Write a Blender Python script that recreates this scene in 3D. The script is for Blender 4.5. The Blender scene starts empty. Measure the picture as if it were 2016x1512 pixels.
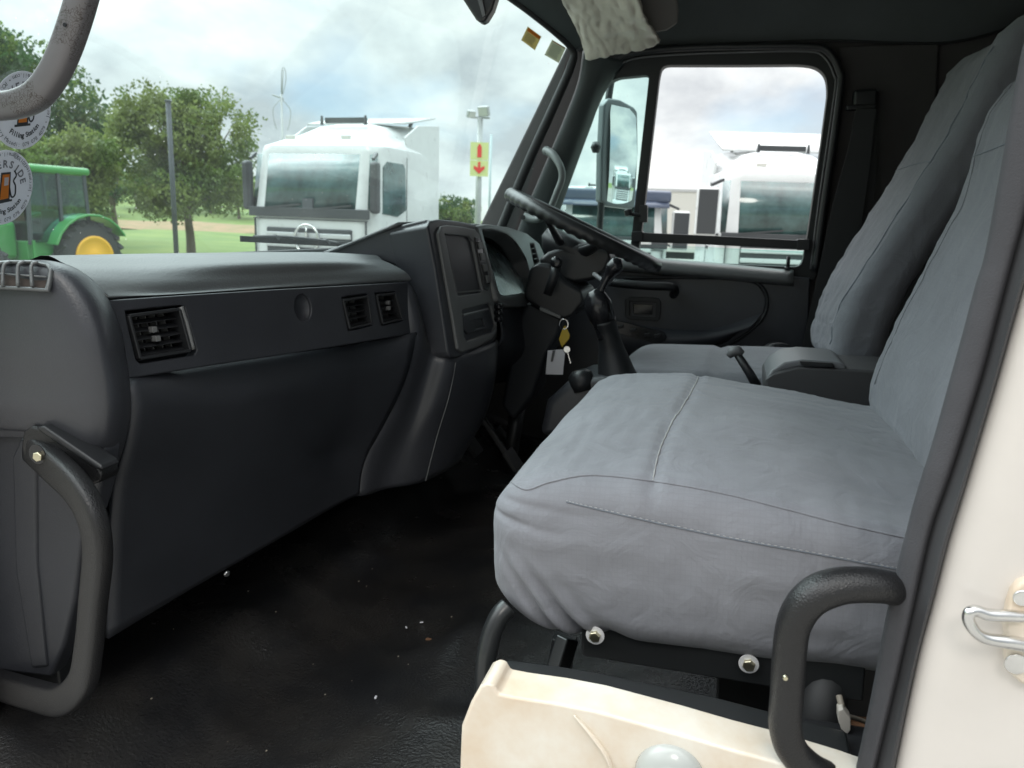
import bpy, bmesh, math, random
import numpy as np
from mathutils import Vector, Matrix, noise
random.seed(7); rng = np.random.default_rng(7)
scene = bpy.context.scene
COL = scene.collection
R = math.radians
# ------------------------------------------------------------------ camera
CAM = Vector((-0.70, 0.0, 0.78)); F = 1514.0
xv = Vector((442., 306., -1514.)).normalized()
u = Vector((math.sin(R(2.5)), math.cos(R(2.5)), 0)); u = (u - u.dot(xv)*xv).normalized()
MW = Matrix((xv, u.cross(xv), u))               # camera axes -> world
cd = bpy.data.cameras.new('camera'); cam = bpy.data.objects.new('camera', cd); COL.objects.link(cam)
cam.matrix_world = Matrix.Translation(CAM) @ MW.to_4x4()
cd.sensor_width = 36; cd.lens = 36*F/2016; cd.clip_start = .02; cd.clip_end = 2000
cd.dof.use_dof = True; cd.dof.focus_distance = 1.1; cd.dof.aperture_fstop = 9.5
scene.camera = cam
# ------------------------------------------------------------------ world
SUN = Vector((-1.0, -.25, 1.05)).normalized()
w = bpy.data.worlds.new('World'); scene.world = w; w.use_nodes = True
nt = w.node_tree; nt.nodes.clear(); N = nt.nodes; Lk = nt.links.new
def nd(tree, t, **kw):
    n = tree.nodes.new(t)
    for k, v in kw.items():
        if k in n.inputs: n.inputs[k].default_value = v
        else: setattr(n, k, v)
    return n
wo = nd(nt, 'ShaderNodeOutputWorld'); sky = nd(nt, 'ShaderNodeTexSky', sky_type='NISHITA', sun_disc=False)
sky.sun_elevation = math.asin(SUN.z); sky.sun_rotation = math.atan2(SUN.x, SUN.y)
tc = nd(nt, 'ShaderNodeTexCoord'); sp = nd(nt, 'ShaderNodeSeparateXYZ'); Lk(tc.outputs['Generated'], sp.inputs[0])
def mth(tree, op, a, b=None, c=None):
    n = tree.nodes.new('ShaderNodeMath'); n.operation = op
    for i, v in enumerate((a, b, c)):
        if v is None: continue
        if isinstance(v, (int, float)): n.inputs[i].default_value = v
        else: tree.links.new(v, n.inputs[i])
    return n.outputs[0]
zz = mth(nt, 'ADD', mth(nt, 'MAXIMUM', sp.outputs[2], 0.0), .42)
cx = mth(nt, 'DIVIDE', sp.outputs[0], zz); cy = mth(nt, 'DIVIDE', sp.outputs[1], zz)
cb = nd(nt, 'ShaderNodeCombineXYZ'); Lk(cx, cb.inputs[0]); Lk(cy, cb.inputs[1])
n1 = nd(nt, 'ShaderNodeTexNoise', Scale=2.6, Detail=8.0, Roughness=.56, Distortion=.1); Lk(cb.outputs[0], n1.inputs['Vector'])
mp = nd(nt, 'ShaderNodeMapping'); mp.inputs['Location'].default_value = (3.7, 1.9, 0); Lk(cb.outputs[0], mp.inputs[0])
n2 = nd(nt, 'ShaderNodeTexNoise', Scale=1.7, Detail=4.0, Roughness=.5); Lk(mp.outputs[0], n2.inputs['Vector'])
r1 = nd(nt, 'ShaderNodeValToRGB'); Lk(n1.outputs[0], r1.inputs[0])
e = r1.color_ramp.elements; e[0].position = .38; e[0].color = (.58, .61, .64, 1); e[1].position = .62; e[1].color = (1.02, 1.03, 1.0, 1)
m_ = r1.color_ramp.elements.new(.5); m_.color = (.80, .83, .84, 1)
cover = nd(nt, 'ShaderNodeValToRGB'); Lk(n2.outputs[0], cover.inputs[0])
e = cover.color_ramp.elements; e[0].position = .34; e[0].color = (.40, .40, .40, 1); e[1].position = .46; e[1].color = (1, 1, 1, 1)
zen = nd(nt, 'ShaderNodeMapRange'); Lk(sp.outputs[2], zen.inputs[0])  # sky gains added to light the seats: brighter overhead and ahead, dimmer doorside
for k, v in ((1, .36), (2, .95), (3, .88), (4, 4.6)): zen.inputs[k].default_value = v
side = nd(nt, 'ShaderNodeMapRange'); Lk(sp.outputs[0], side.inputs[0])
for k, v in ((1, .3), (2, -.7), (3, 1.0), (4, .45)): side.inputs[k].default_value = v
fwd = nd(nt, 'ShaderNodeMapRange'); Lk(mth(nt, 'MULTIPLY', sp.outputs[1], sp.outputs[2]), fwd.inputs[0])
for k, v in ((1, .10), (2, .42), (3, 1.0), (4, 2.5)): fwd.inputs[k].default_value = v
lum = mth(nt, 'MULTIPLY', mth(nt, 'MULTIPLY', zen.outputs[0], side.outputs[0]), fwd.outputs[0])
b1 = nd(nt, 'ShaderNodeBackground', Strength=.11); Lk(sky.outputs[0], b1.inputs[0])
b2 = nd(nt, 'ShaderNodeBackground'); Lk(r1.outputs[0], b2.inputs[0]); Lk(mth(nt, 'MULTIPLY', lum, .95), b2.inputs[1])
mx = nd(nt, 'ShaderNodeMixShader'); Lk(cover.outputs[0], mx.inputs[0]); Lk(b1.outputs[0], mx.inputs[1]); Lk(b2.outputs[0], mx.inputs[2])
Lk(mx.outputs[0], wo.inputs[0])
# ------------------------------------------------------------------ sun
sd = bpy.data.lights.new('sun', 'SUN'); sd.energy = .5; sd.angle = R(16); sd.color = (1, .95, .87)
so = bpy.data.objects.new('sun', sd); COL.objects.link(so); so.rotation_euler = SUN.to_track_quat('Z', 'Y').to_euler()
scene.view_settings.view_transform = 'Standard'; scene.view_settings.look = 'None'
scene.view_settings.exposure = 0.5; scene.view_settings.gamma = 1
scene.render.engine = 'CYCLES'
scene.cycles.max_bounces = 10; scene.cycles.diffuse_bounces = 6; scene.cycles.transparent_max_bounces = 24
# ------------------------------------------------------------------ pixel -> place helpers (planes have their own real distance)
def ray(px, py): return MW @ Vector(((px-1008)/F, -(py-756)/F, -1.0))
def hit(px, py, pl):
    P, n = pl; d = ray(px, py); return CAM + d*((P-CAM).dot(n)/d.dot(n))
def PX(c): return (Vector((c, 0, 0)), Vector((1, 0, 0)))
def PY(c): return (Vector((0, c, 0)), Vector((0, 1, 0)))
def PZ(c): return (Vector((0, 0, c)), Vector((0, 0, 1)))
def S(px, py, X): return hit(px, py, PX(X))
def plane3(a, b, c):
    n = (b-a).cross(c-a).normalized()
    if n.dot(CAM-a) > 0: n = -n                   # normal points away from the camera
    return (a, n)
def cr(pts, sub=6, closed=False):
    P = [Vector(p) for p in pts]; n = len(P); out = []
    for i in range(n if closed else n-1):
        g = (lambda k: P[k % n]) if closed else (lambda k: P[max(0, min(n-1, k))])
        a, b, c, d = g(i-1), g(i), g(i+1), g(i+2)
        for s in range(sub):
            t = s/sub
            out.append(.5*((2*b)+(c-a)*t+(2*a-5*b+4*c-d)*t*t+(3*b-3*c+d-a)*t**3))
    if not closed: out.append(P[-1].copy())
    return out
# ------------------------------------------------------------------ object helpers
LOCAL = False
def T(name, label, cat, loc=(0, 0, 0), group=None):
    o = bpy.data.objects.new(name, None); COL.objects.link(o); o.location = loc; o.empty_display_size = .05
    o['label'] = label; o['category'] = cat
    if group: o['group'] = group
    return o
def tag(o, label, cat, group=None):
    o['label'] = label; o['category'] = cat
    if group: o['group'] = group
    return o
def struct(o, kind='structure'): o['kind'] = kind; return o
def world_loc(o):
    v = Vector(o.location)
    while o.parent: o = o.parent; v = v
    return v
def link(name, me, mat, parent=None, smooth=False, bevel=0, seg=2, solid=0, sub=0, wn=True):
    o = bpy.data.objects.new(name, me); COL.objects.link(o)
    if mat: me.materials.append(mat)
    if smooth or bevel:
        for p in me.polygons: p.use_smooth = True
    if parent:
        o.parent = parent
        root = parent
        while root.parent: root = root.parent
        if root == parent and not LOCAL: o.matrix_parent_inverse = Matrix.Translation(-Vector(root.location))
    if sub: m = o.modifiers.new('s', 'SUBSURF'); m.levels = m.render_levels = sub
    if solid: m = o.modifiers.new('t', 'SOLIDIFY'); m.thickness = solid; m.offset = 0
    if bevel:
        m = o.modifiers.new('b', 'BEVEL'); m.width = bevel; m.segments = seg; m.limit_method = 'ANGLE'; m.angle_limit = R(35)
        if wn: m = o.modifiers.new('w', 'WEIGHTED_NORMAL')
    return o
def mk(name, vs, fs, mat, parent=None, **kw):
    me = bpy.data.meshes.new(name); me.from_pydata([tuple(v) for v in vs], [], fs); me.update()
    bm = bmesh.new(); bm.from_mesh(me); bmesh.ops.recalc_face_normals(bm, faces=bm.faces); bm.to_mesh(me); bm.free()
    return link(name, me, mat, parent, **kw)
class MB:
    """collects shapes, built as ONE mesh"""
    def __init__(s): s.v = []; s.f = []
    def add(s, vs, fs):
        b = len(s.v); s.v += [Vector(v) for v in vs]; s.f += [tuple(i+b for i in f) for f in fs]; return s
    def box(s, lo, hi, M=None):
        x0, y0, z0 = lo; x1, y1, z1 = hi
        vs = [Vector(p) for p in ((x0, y0, z0), (x1, y0, z0), (x1, y1, z0), (x0, y1, z0), (x0, y0, z1), (x1, y0, z1), (x1, y1, z1), (x0, y1, z1))]
        if M: vs = [M @ v for v in vs]
        return s.add(vs, [(0, 3, 2, 1), (4, 5, 6, 7), (0, 1, 5, 4), (1, 2, 6, 5), (2, 3, 7, 6), (3, 0, 4, 7)])
    def bar(s, a, b, wd, ht=None, up=Vector((0, 0, 1))):
        a = Vector(a); b = Vector(b); ht = ht or wd; d = (b-a).normalized()
        sx = d.cross(up)
        if sx.length < .01: sx = d.cross(Vector((0, 1, 0)))
        sx.normalize(); sy = sx.cross(d); vs = []
        for p in (a, b):
            for i, j in ((-1, -1), (1, -1), (1, 1), (-1, 1)): vs.append(p+sx*i*wd/2+sy*j*ht/2)
        return s.add(vs, [(0, 1, 2, 3), (7, 6, 5, 4), (0, 4, 5, 1), (1, 5, 6, 2), (2, 6, 7, 3), (3, 7, 4, 0)])
    def tube(s, pts, r, seg=12, cap=True, closed=False, flat=1.0, updir=None, sq=1.0):
        P = [Vector(p) for p in pts]; n = len(P)
        rr = r if isinstance(r, (list, tuple)) else [r]*n
        if len(rr) != n: rr = [np.interp(i/(n-1), np.linspace(0, 1, len(rr)), rr) for i in range(n)]
        t0 = (P[1]-P[0]).normalized(); nrm = Vector(updir) if updir else (t0.orthogonal())
        vs = []
        for i in range(n):
            if closed: t = (P[(i+1) % n]-P[i-1]).normalized()
            else: t = (P[min(i+1, n-1)]-P[max(i-1, 0)]).normalized()
            nrm = (nrm-t*nrm.dot(t)).normalized(); bn = t.cross(nrm)
            for k in range(seg):
                a = 2*math.pi*k/seg; ca, sa = math.cos(a), math.sin(a); ca = math.copysign(abs(ca)**sq, ca); sa = math.copysign(abs(sa)**sq, sa); vs.append(P[i]+nrm*ca*rr[i]+bn*sa*rr[i]*flat)
        fs = []
        for i in range(n if closed else n-1):
            j = (i+1) % n
            for k in range(seg): l = (k+1) % seg; fs.append((i*seg+k, i*seg+l, j*seg+l, j*seg+k))
        if cap and not closed: fs += [tuple(range(seg))[::-1], tuple((n-1)*seg+k for k in range(seg))]
        return s.add(vs, fs)
    def lathe(s, prof, c, ax, seg=24):
        c = Vector(c); ax = Vector(ax).normalized(); a1 = ax.orthogonal().normalized(); a2 = ax.cross(a1); vs = []
        for h, r in prof:
            for k in range(seg): a = 2*math.pi*k/seg; vs.append(c+ax*h+a1*math.cos(a)*r+a2*math.sin(a)*r)
        fs = []
        for i in range(len(prof)-1):
            for k in range(seg): l = (k+1) % seg; fs.append((i*seg+k, i*seg+l, (i+1)*seg+l, (i+1)*seg+k))
        fs += [tuple(range(seg))[::-1], tuple((len(prof)-1)*seg+k for k in range(seg))]
        return s.add(vs, fs)
    def build(s, name, mat, parent=None, **kw): return mk(name, s.v, s.f, mat, parent, **kw)
def poly_bm(loops3, off0, off1):
    """flat polygon with holes, given thickness between two offsets"""
    bm = bmesh.new(); es = []
    for L in loops3:
        vs = [bm.verts.new(p+off0) for p in L]
        for i in range(len(vs)): es.append(bm.edges.new((vs[i], vs[(i+1) % len(vs)])))
    g = bmesh.ops.triangle_fill(bm, use_beauty=True, use_dissolve=False, edges=es)
    fs = [f for f in bm.faces]
    e = bmesh.ops.extrude_face_region(bm, geom=fs)
    vv = [x for x in e['geom'] if isinstance(x, bmesh.types.BMVert)]
    bmesh.ops.translate(bm, verts=vv, vec=off1-off0)
    bmesh.ops.recalc_face_normals(bm, faces=bm.faces)
    return bm
def rnd(pts, r):
    out = []; n = len(pts)
    for i in range(n):
        p = Vector(pts[i]); a = Vector(pts[i-1]); b = Vector(pts[(i+1) % n]); da = (a-p); db = (b-p)
        ra = min(r, da.length*.48); rb_ = min(r, db.length*.48); q0 = p+da.normalized()*ra; q1 = p+db.normalized()*rb_
        for k in range(6): t = k/5; out.append(tuple(q0*(1-t)**2+p*2*t*(1-t)+q1*t*t))
    return out
def plate(name, pts, pl, th, mat, parent=None, out=0, holes=(), sm=False, bevel=.002, seg=2, vec=None):
    """outline on a plane at its own distance, th metres thick (away from the camera side)"""
    n = vec or pl[1]; loops = []
    for L in [pts]+list(holes):
        l3 = [hit(x, y, pl) for x, y in L]
        if sm: l3 = cr(l3, 5, True)
        loops.append(l3)
    bm = poly_bm(loops, -n*out, n*(th-out) if out else n*th)
    me = bpy.data.meshes.new(name); bm.to_mesh(me); bm.free()
    return link(name, me, mat, parent, bevel=bevel, seg=seg)
def grid(name, rows, mat, parent=None, solid=0, smooth=True, subu=5, subv=5, fn=None):
    """lofted surface through rows of points"""
    rows = [cr(r, subv) for r in rows]
    cols = list(zip(*rows)); cols = [cr(c, subu) for c in cols]
    n, m = len(cols), len(cols[0]); vs = [p for c in cols for p in c]
    if fn: vs = [fn(v) for v in vs]
    fs = [(i*m+j, (i+1)*m+j, (i+1)*m+j+1, i*m+j+1) for i in range(n-1) for j in range(m-1)]
    o = mk(name, vs, fs, mat, parent, smooth=smooth)
    if solid: md = o.modifiers.new('t', 'SOLIDIFY'); md.thickness = solid; md.offset = 0
    return o
def soft_box(lo, hi, r, n=40, fn=None):
    lo = Vector(lo); hi = Vector(hi); c = (lo+hi)/2; h = (hi-lo)/2
    r = Vector(r) if hasattr(r, '__len__') else Vector((r, r, r))
    bm = bmesh.new(); bmesh.ops.create_cube(bm, size=2)
    bmesh.ops.subdivide_edges(bm, edges=bm.edges, cuts=n, use_grid_fill=True)
    for v in bm.verts:
        p = v.co.copy()
        # denser near the edges
        p = Vector([math.copysign(math.sin(abs(a)*math.pi/2)**.9 if abs(a) < 1 else 1, a) for a in p])
        s = Vector([p[i]*h[i] for i in range(3)]); q = Vector([max(-(h[i]-r[i]), min(h[i]-r[i], s[i])) for i in range(3)])
        d = Vector([(s[i]-q[i])/r[i] for i in range(3)]); L = d.length
        if L > 1e-6: d /= L
        mx_ = min(1, L)
        d = d*(1 if L >= .999 else L)
        v.co = c+q+Vector([d[i]*r[i] for i in range(3)])
        if fn: v.co = fn(v.co.copy())
    bmesh.ops.recalc_face_normals(bm, faces=bm.faces)
    me = bpy.data.meshes.new('soft'); bm.to_mesh(me); bm.free(); return me
def rb(name, lo, hi, mat, parent=None, bevel=.004, M=None, seg=2):
    return MB().box(lo, hi, M).build(name, mat, parent, bevel=bevel, seg=seg)
# ------------------------------------------------------------------ materials
MATS = {}
def mat(name, col, rough=.5, metal=0, bump=0, bscale=200, var=0, vscale=6, col2=None, spec=.5, coat=0, dist=.002, kind='noise', trans=0):
    m = bpy.data.materials.new(name); m.use_nodes = True; t = m.node_tree; p = t.nodes['Principled BSDF']
    p.inputs['Base Color'].default_value = (*col, 1); p.inputs['Roughness'].default_value = rough
    p.inputs['Metallic'].default_value = metal; p.inputs['Specular IOR Level'].default_value = spec; p.inputs['Coat Weight'].default_value = coat
    tcn = nd(t, 'ShaderNodeTexCoord')
    if var or col2:
        n = nd(t, 'ShaderNodeTexNoise', Scale=vscale, Detail=6.0, Roughness=.6); t.links.new(tcn.outputs['Object'], n.inputs['Vector'])
        r = nd(t, 'ShaderNodeValToRGB'); t.links.new(n.outputs[0], r.inputs[0]); e = r.color_ramp.elements
        e[0].position = .35; e[1].position = .68
        c2 = col2 or tuple(c*(1+var) for c in col); c1 = col if col2 else tuple(c*(1-var) for c in col)
        e[0].color = (*c1, 1); e[1].color = (*c2, 1); t.links.new(r.outputs[0], p.inputs['Base Color'])
        mr = nd(t, 'ShaderNodeMapRange'); t.links.new(n.outputs[0], mr.inputs[0])
        mr.inputs[3].default_value = max(.05, rough-.1); mr.inputs[4].default_value = min(1, rough+.1)
        t.links.new(mr.outputs[0], p.inputs['Roughness'])
    if bump:
        if kind == 'noise': b = nd(t, 'ShaderNodeTexNoise', Scale=bscale, Detail=3.0); bo = b.outputs[0]
        elif kind == 'leather': b = nd(t, 'ShaderNodeTexVoronoi', Scale=bscale, feature='DISTANCE_TO_EDGE'); bo = b.outputs[0]
        t.links.new(tcn.outputs['Object'], b.inputs['Vector'])
        bb = nd(t, 'ShaderNodeBump', Strength=bump, Distance=dist); t.links.new(bo, bb.inputs['Height']); t.links.new(bb.outputs[0], p.inputs['Normal'])
    MATS[name] = m; return m
def fabric(name, col, var=.08, weave=1.0):
    m = bpy.data.materials.new(name); m.use_nodes = True; t = m.node_tree; p = t.nodes['Principled BSDF']
    p.inputs['Roughness'].default_value = .72; p.inputs['Sheen Weight'].default_value = .15; p.inputs['Specular IOR Level'].default_value = .35
    tcn = nd(t, 'ShaderNodeTexCoord'); s = nd(t, 'ShaderNodeSeparateXYZ'); t.links.new(tcn.outputs['Object'], s.inputs[0])
    nz = nd(t, 'ShaderNodeTexNoise', Scale=5.0, Detail=6.0, Roughness=.6); t.links.new(tcn.outputs['Object'], nz.inputs['Vector'])
    def gridline(axis, per):
        f = mth(t, 'FRACT', mth(t, 'MULTIPLY', s.outputs[axis], 1/per)); return mth(t, 'LESS_THAN', mth(t, 'ABSOLUTE', mth(t, 'SUBTRACT', f, .5)), .09)
    g = mth(t, 'MAXIMUM', mth(t, 'MAXIMUM', gridline(0, .006), gridline(1, .006)), gridline(2, .006))
    n2 = nd(t, 'ShaderNodeTexNoise', Scale=1400.0, Detail=1.0); t.links.new(tcn.outputs['Object'], n2.inputs['Vector'])
    r = nd(t, 'ShaderNodeValToRGB'); t.links.new(nz.outputs[0], r.inputs[0]); e = r.color_ramp.elements
    e[0].position = .3; e[1].position = .7; e[0].color = (*[c*(1-var) for c in col], 1); e[1].color = (*[c*(1+var) for c in col], 1)
    mixc = nd(t, 'ShaderNodeMixRGB', blend_type='MULTIPLY'); mixc.inputs[0].default_value = 1; t.links.new(r.outputs[0], mixc.inputs[1])
    br = mth(t, 'ADD', mth(t, 'MULTIPLY', n2.outputs[0], .12), mth(t, 'SUBTRACT', .97, mth(t, 'MULTIPLY', g, .04*weave)))
    t.links.new(br, mixc.inputs[2]); t.links.new(mixc.outputs[0], p.inputs['Base Color'])
    h = mth(t, 'ADD', mth(t, 'MULTIPLY', g, .5), n2.outputs[0])
    n3 = nd(t, 'ShaderNodeTexNoise', Scale=16.0, Detail=3.0, Distortion=1.2); t.links.new(tcn.outputs['Object'], n3.inputs['Vector'])
    b0 = nd(t, 'ShaderNodeBump', Strength=.5, Distance=.008); t.links.new(n3.outputs[0], b0.inputs['Height'])
    b = nd(t, 'ShaderNodeBump', Strength=.35, Distance=.0006); t.links.new(h, b.inputs['Height']); t.links.new(b0.outputs[0], b.inputs['Normal'])
    t.links.new(b.outputs[0], p.inputs['Normal']); MATS[name] = m; return m
def paper(name, col, fac=.5):
    m = bpy.data.materials.new(name); m.use_nodes = True; t = m.node_tree; t.nodes.remove(t.nodes['Principled BSDF']); o = t.nodes['Material Output']
    a = nd(t, 'ShaderNodeBsdfDiffuse'); b = nd(t, 'ShaderNodeBsdfTranslucent'); x = nd(t, 'ShaderNodeMixShader'); x.inputs[0].default_value = fac
    a.inputs[0].default_value = (*col, 1); b.inputs[0].default_value = (*col, 1); t.links.new(a.outputs[0], x.inputs[1]); t.links.new(b.outputs[0], x.inputs[2]); t.links.new(x.outputs[0], o.inputs[0]); MATS[name] = m; return m
def glass(name, tint, refl=.08, dust=0.0):
    m = bpy.data.materials.new(name); m.use_nodes = True; t = m.node_tree; t.nodes.remove(t.nodes['Principled BSDF']); o = t.nodes['Material Output']
    tr = nd(t, 'ShaderNodeBsdfTransparent'); tr.inputs[0].default_value = (*tint, 1)
    gl = nd(t, 'ShaderNodeBsdfGlossy', Roughness=.02); gl.inputs[0].default_value = (.9, .95, .95, 1)
    fr = nd(t, 'ShaderNodeFresnel', IOR=1.45); m1 = nd(t, 'ShaderNodeMixShader'); t.links.new(mth(t, 'MULTIPLY', fr.outputs[0], refl*10), m1.inputs[0])
    t.links.new(tr.outputs[0], m1.inputs[1]); t.links.new(gl.outputs[0], m1.inputs[2]); last = m1
    if dust:
        tl = nd(t, 'ShaderNodeBsdfTranslucent'); tl.inputs[0].default_value = (.85, .88, .86, 1); m2 = nd(t, 'ShaderNodeMixShader')
        tcn = nd(t, 'ShaderNodeTexCoord'); nz = nd(t, 'ShaderNodeTexNoise', Scale=7.0, Detail=5.0); t.links.new(tcn.outputs['Object'], nz.inputs['Vector'])
        vo = nd(t, 'ShaderNodeTexVoronoi', Scale=38.0); t.links.new(tcn.outputs['Object'], vo.inputs['Vector'])
        sp_ = mth(t, 'LESS_THAN', vo.outputs['Distance'], .045)
        t.links.new(mth(t, 'ADD', mth(t, 'MULTIPLY', nz.outputs[0], dust*2), mth(t, 'MULTIPLY', sp_, .35)), m2.inputs[0])
        t.links.new(m1.outputs[0], m2.inputs[1]); t.links.new(tl.outputs[0], m2.inputs[2]); last = m2
    t.links.new(last.outputs[0], o.inputs['Surface']); MATS[name] = m; return m
PL = mat('dash_plastic', (.038, .040, .047), .36, spec=.6, bump=.6, bscale=380, var=.10, dist=.0006)
PAD = mat('dash_pad_plastic', (.10, .107, .11), .34, spec=.7, bump=.7, bscale=300, var=.12, dist=.0009)
LOW = mat('dash_lower_plastic', (.028, .030, .036), .48, bump=.5, bscale=380, var=.12, dist=.0005)
BLK = mat('black_plastic', (.016, .017, .019), .42, bump=.25, bscale=500, dist=.0005)
GLB = mat('gloss_black', (.012, .012, .014), .2)
GRIP = mat('leather_grain_black', (.010, .010, .011), .40, bump=.6, bscale=330, dist=.0010, kind='leather')
GRY = mat('grey_grip_plastic', (.13, .13, .135), .5, bump=.3, bscale=350, var=.1, dist=.0008)
PIL = mat('pillar_plastic', (.055, .066, .066), .5, bump=.2, bscale=300, var=.08, dist=.0005)
LIN = mat('headliner', (.075, .082, .085), .9, bump=.3, bscale=600, var=.1, dist=.001)
WALL = mat('rear_trim', (.060, .056, .056), .85, bump=.3, bscale=500, var=.12, dist=.001)
RUB = mat('door_seal_rubber', (.050, .050, .056), .78, bump=.5, bscale=700, var=.12, vscale=20, dist=.0012)
RUB2 = mat('black_rubber', (.020, .021, .022), .6)
BEZ = mat('bezel_plastic', (.14, .143, .143), .38, bump=.2, bscale=500, var=.06, dist=.0004)
FAB = fabric('seat_cover_fabric', (.192, .197, .218), var=.13)
FABD = fabric('seat_inset_fabric', (.16, .18, .21))
THR = mat('seam_thread', (.36, .36, .36), .8)
FLR = mat('floor_vinyl', (.016, .0165, .018), .26, spec=.6, bump=.6, bscale=200, col2=(.032, .030, .028), vscale=6, dist=.003)
CRM = mat('cream_paint', (.68, .64, .60), .32, var=.05, vscale=5, bump=.1, bscale=12, dist=.003, coat=.4)
CRM2 = mat('dirty_cream_paint', (.78, .74, .66), .35, var=.1, vscale=9, col2=(.66, .53, .39), coat=.3, bump=.15, bscale=8, dist=.004)
CHR = mat('zinc_steel', (.75, .75, .74), .22, 1, var=.1, vscale=40)
GOLD = mat('passivated_bolt', (.62, .58, .42), .3, 1)
SIL = mat('silver_paint', (.55, .56, .57), .35, .3)
BLK_METAL = mat('black_seat_frame', (.02, .022, .023), .3)
RUST = mat('rust_brown', (.18, .09, .045), .8)
PLAST = mat('wrap_film', (.52, .49, .42), .32, bump=.8, bscale=9, var=.22, vscale=5, dist=.02)
VIS = mat('visor_vinyl', (.14, .13, .12), .7)
YEL = mat('yellow_plastic', (.62, .42, .04), .5)
WHT = mat('white_plastic', (.80, .80, .84), .4)
SCR = mat('cluster_lens', (.20, .25, .25), .16, var=.6, vscale=14)
# outside
WP = mat('white_truck_paint', (.62, .64, .64), .3, coat=.5, var=.03)
WP2 = mat('offwhite_paint', (.62, .62, .58), .4)
BP = mat('dark_blue_paint', (.07, .09, .14), .35, coat=.5)
VG = mat('vehicle_glass', (.05, .10, .098), .08, var=.6, vscale=1.6, coat=.6)
DG = mat('dark_grille', (.05, .055, .06), .45)
GRN = mat('tractor_green', (.045, .26, .06), .35, coat=.4)
TYR = mat('tyre_rubber', (.035, .036, .038), .8)
RIM = mat('yellow_rim', (.80, .42, .02), .4)
ORG = mat('orange_lens', (.75, .18, .03), .3)
GRS = mat('grass', (.10, .16, .035), .9, bump=.6, bscale=6, col2=(.17, .22, .06), vscale=.35, dist=.05)
DRT = mat('bare_earth', (.30, .19, .11), .95, col2=(.20, .17, .08), vscale=.8)
YRD = mat('yard_paving', (.26, .25, .23), .9, var=.15, vscale=.4)
def leaf(name, col, var=.4):
    m = mat(name, col, .55, var=var, vscale=.9); t = m.node_tree; p = t.nodes['Principled BSDF']; tl = nd(t, 'ShaderNodeBsdfTranslucent'); x = nd(t, 'ShaderNodeMixShader'); x.inputs[0].default_value = .42
    t.links.new(p.inputs['Base Color'].links[0].from_socket, tl.inputs[0]); o = t.nodes['Material Output']; t.links.new(p.outputs[0], x.inputs[1]); t.links.new(tl.outputs[0], x.inputs[2]); t.links.new(x.outputs[0], o.inputs[0]); return m
LF1 = leaf('leaf_dark', (.055, .115, .04)); LF2 = leaf('leaf_mid', (.125, .19, .045)); LF3 = leaf('leaf_olive', (.19, .24, .065), .35)
BRK = mat('bark', (.16, .13, .10), .9, bump=.6, bscale=14, dist=.03)
STL = mat('galvanised_pole', (.40, .42, .42), .5, .3)
PST = mat('dark_post', (.06, .07, .08), .6)
SGN = mat('sign_board', (.62, .68, .30), .5)
RED = mat('sign_red', (.72, .045, .035), .5)
GLW = glass('windscreen_glass', (.80, .93, .92), .006, dust=.017)
GLS = glass('side_glass', (.84, .96, .94), .012, dust=.004)
MIR = mat('mirror_glass', (.75, .80, .80), .03, 1)
# ================================================================== CAB SHELL
GZ = -1.35      # outside ground level below the cab floor
cabS = T('truck_cab', 'dark grey interior shell of the truck cab around the seats and dashboard', 'truck cab', (1.0, 0, 0))
# floor with tunnel hump
def floor_z(v):
    x, y = v.x, v.y
    h = .0
    h += .17*(1/(1+math.exp(-(x-.86)/.03)))*(1/(1+math.exp((x-1.38)/.03)))*(1/(1+math.exp((y-.42+.0)/.03)))
    h += .09*(1/(1+math.exp(-(y-.82)/.035)))
    h += .008*noise.noise(Vector((x*5, y*5, 0)))+.006*max(0, 1-7*abs(noise.noise(Vector((x*3.1, y*2.2, 3)))))+.003*max(0, 1-6*abs(noise.noise(Vector((x*6, y*5, 8)))))
    h += .022*math.exp(-((x-.56)**2/.010+(y-.47)**2/.002))*1.0
    h += .02*math.exp(-((x-.44)**2/.003+(y-.80)**2/.006))
    return Vector((x, y, h))
grid('floor', [[Vector((x, y, 0)) for y in np.linspace(-.85, 1.15, 30)] for x in np.linspace(-.08, 2.1, 32)], FLR, cabS, solid=.01, fn=floor_z)
# far side wall with the door aperture (one ring) – the aperture follows the door frame
ap = [(1040, 700), (1010, 520), (1068, 420), (1120, 290), (1172, 165), (1215, 128), (1290, 112), (1450, 104), (1590, 99), (1632, 118), (1650, 165), (1640, 240), (1600, 480), (1575, 700)]
far = PX(2.10)
def yz(pts, X): return [Vector((X, a, b)) for a, b in pts]
ap3 = [hit(x, y, far) for x, y in ap]
ap3 = cr(ap3[2:], 4)
loA = [Vector((2.10, ap3[-1].y, .06)), Vector((2.10, ap3[0].y+.06, .06))]
bm = poly_bm([yz([(-.86, -.05), (-.86, 1.62), (.35, 1.62), (.58, 1.44), (.93, .80), (1.15, .74), (1.15, -.05)], 2.10), ap3+loA], Vector((0, 0, 0)), Vector((.06, 0, 0)))
me = bpy.data.meshes.new('side_wall'); bm.to_mesh(me); bm.free(); link('side_wall', me, WALL, cabS, bevel=.01)
rb('rear_wall', (-.02, -.90, -.05), (2.16, -.862, 1.7), WALL, cabS)
for i in range(7):
    pass
# vertical ribs pressed into the rear trim
m = MB()
for x in (1.35, 1.62, 1.88): m.tube([(x, -.862, .4), (x, -.862, 1.30)], .012, 8)
m.build('trim_rib', WALL, cabS, smooth=True)
# B pillar trim inside (far), between the door and the rear wall
plate('pillar_trim', [(1652, 90), (1850, 84), (1830, 500), (1720, 900), (1560, 900), (1600, 600), (1654, 230)], PX(2.08), .02, WALL, cabS, bevel=.008, sm=False)
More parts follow.
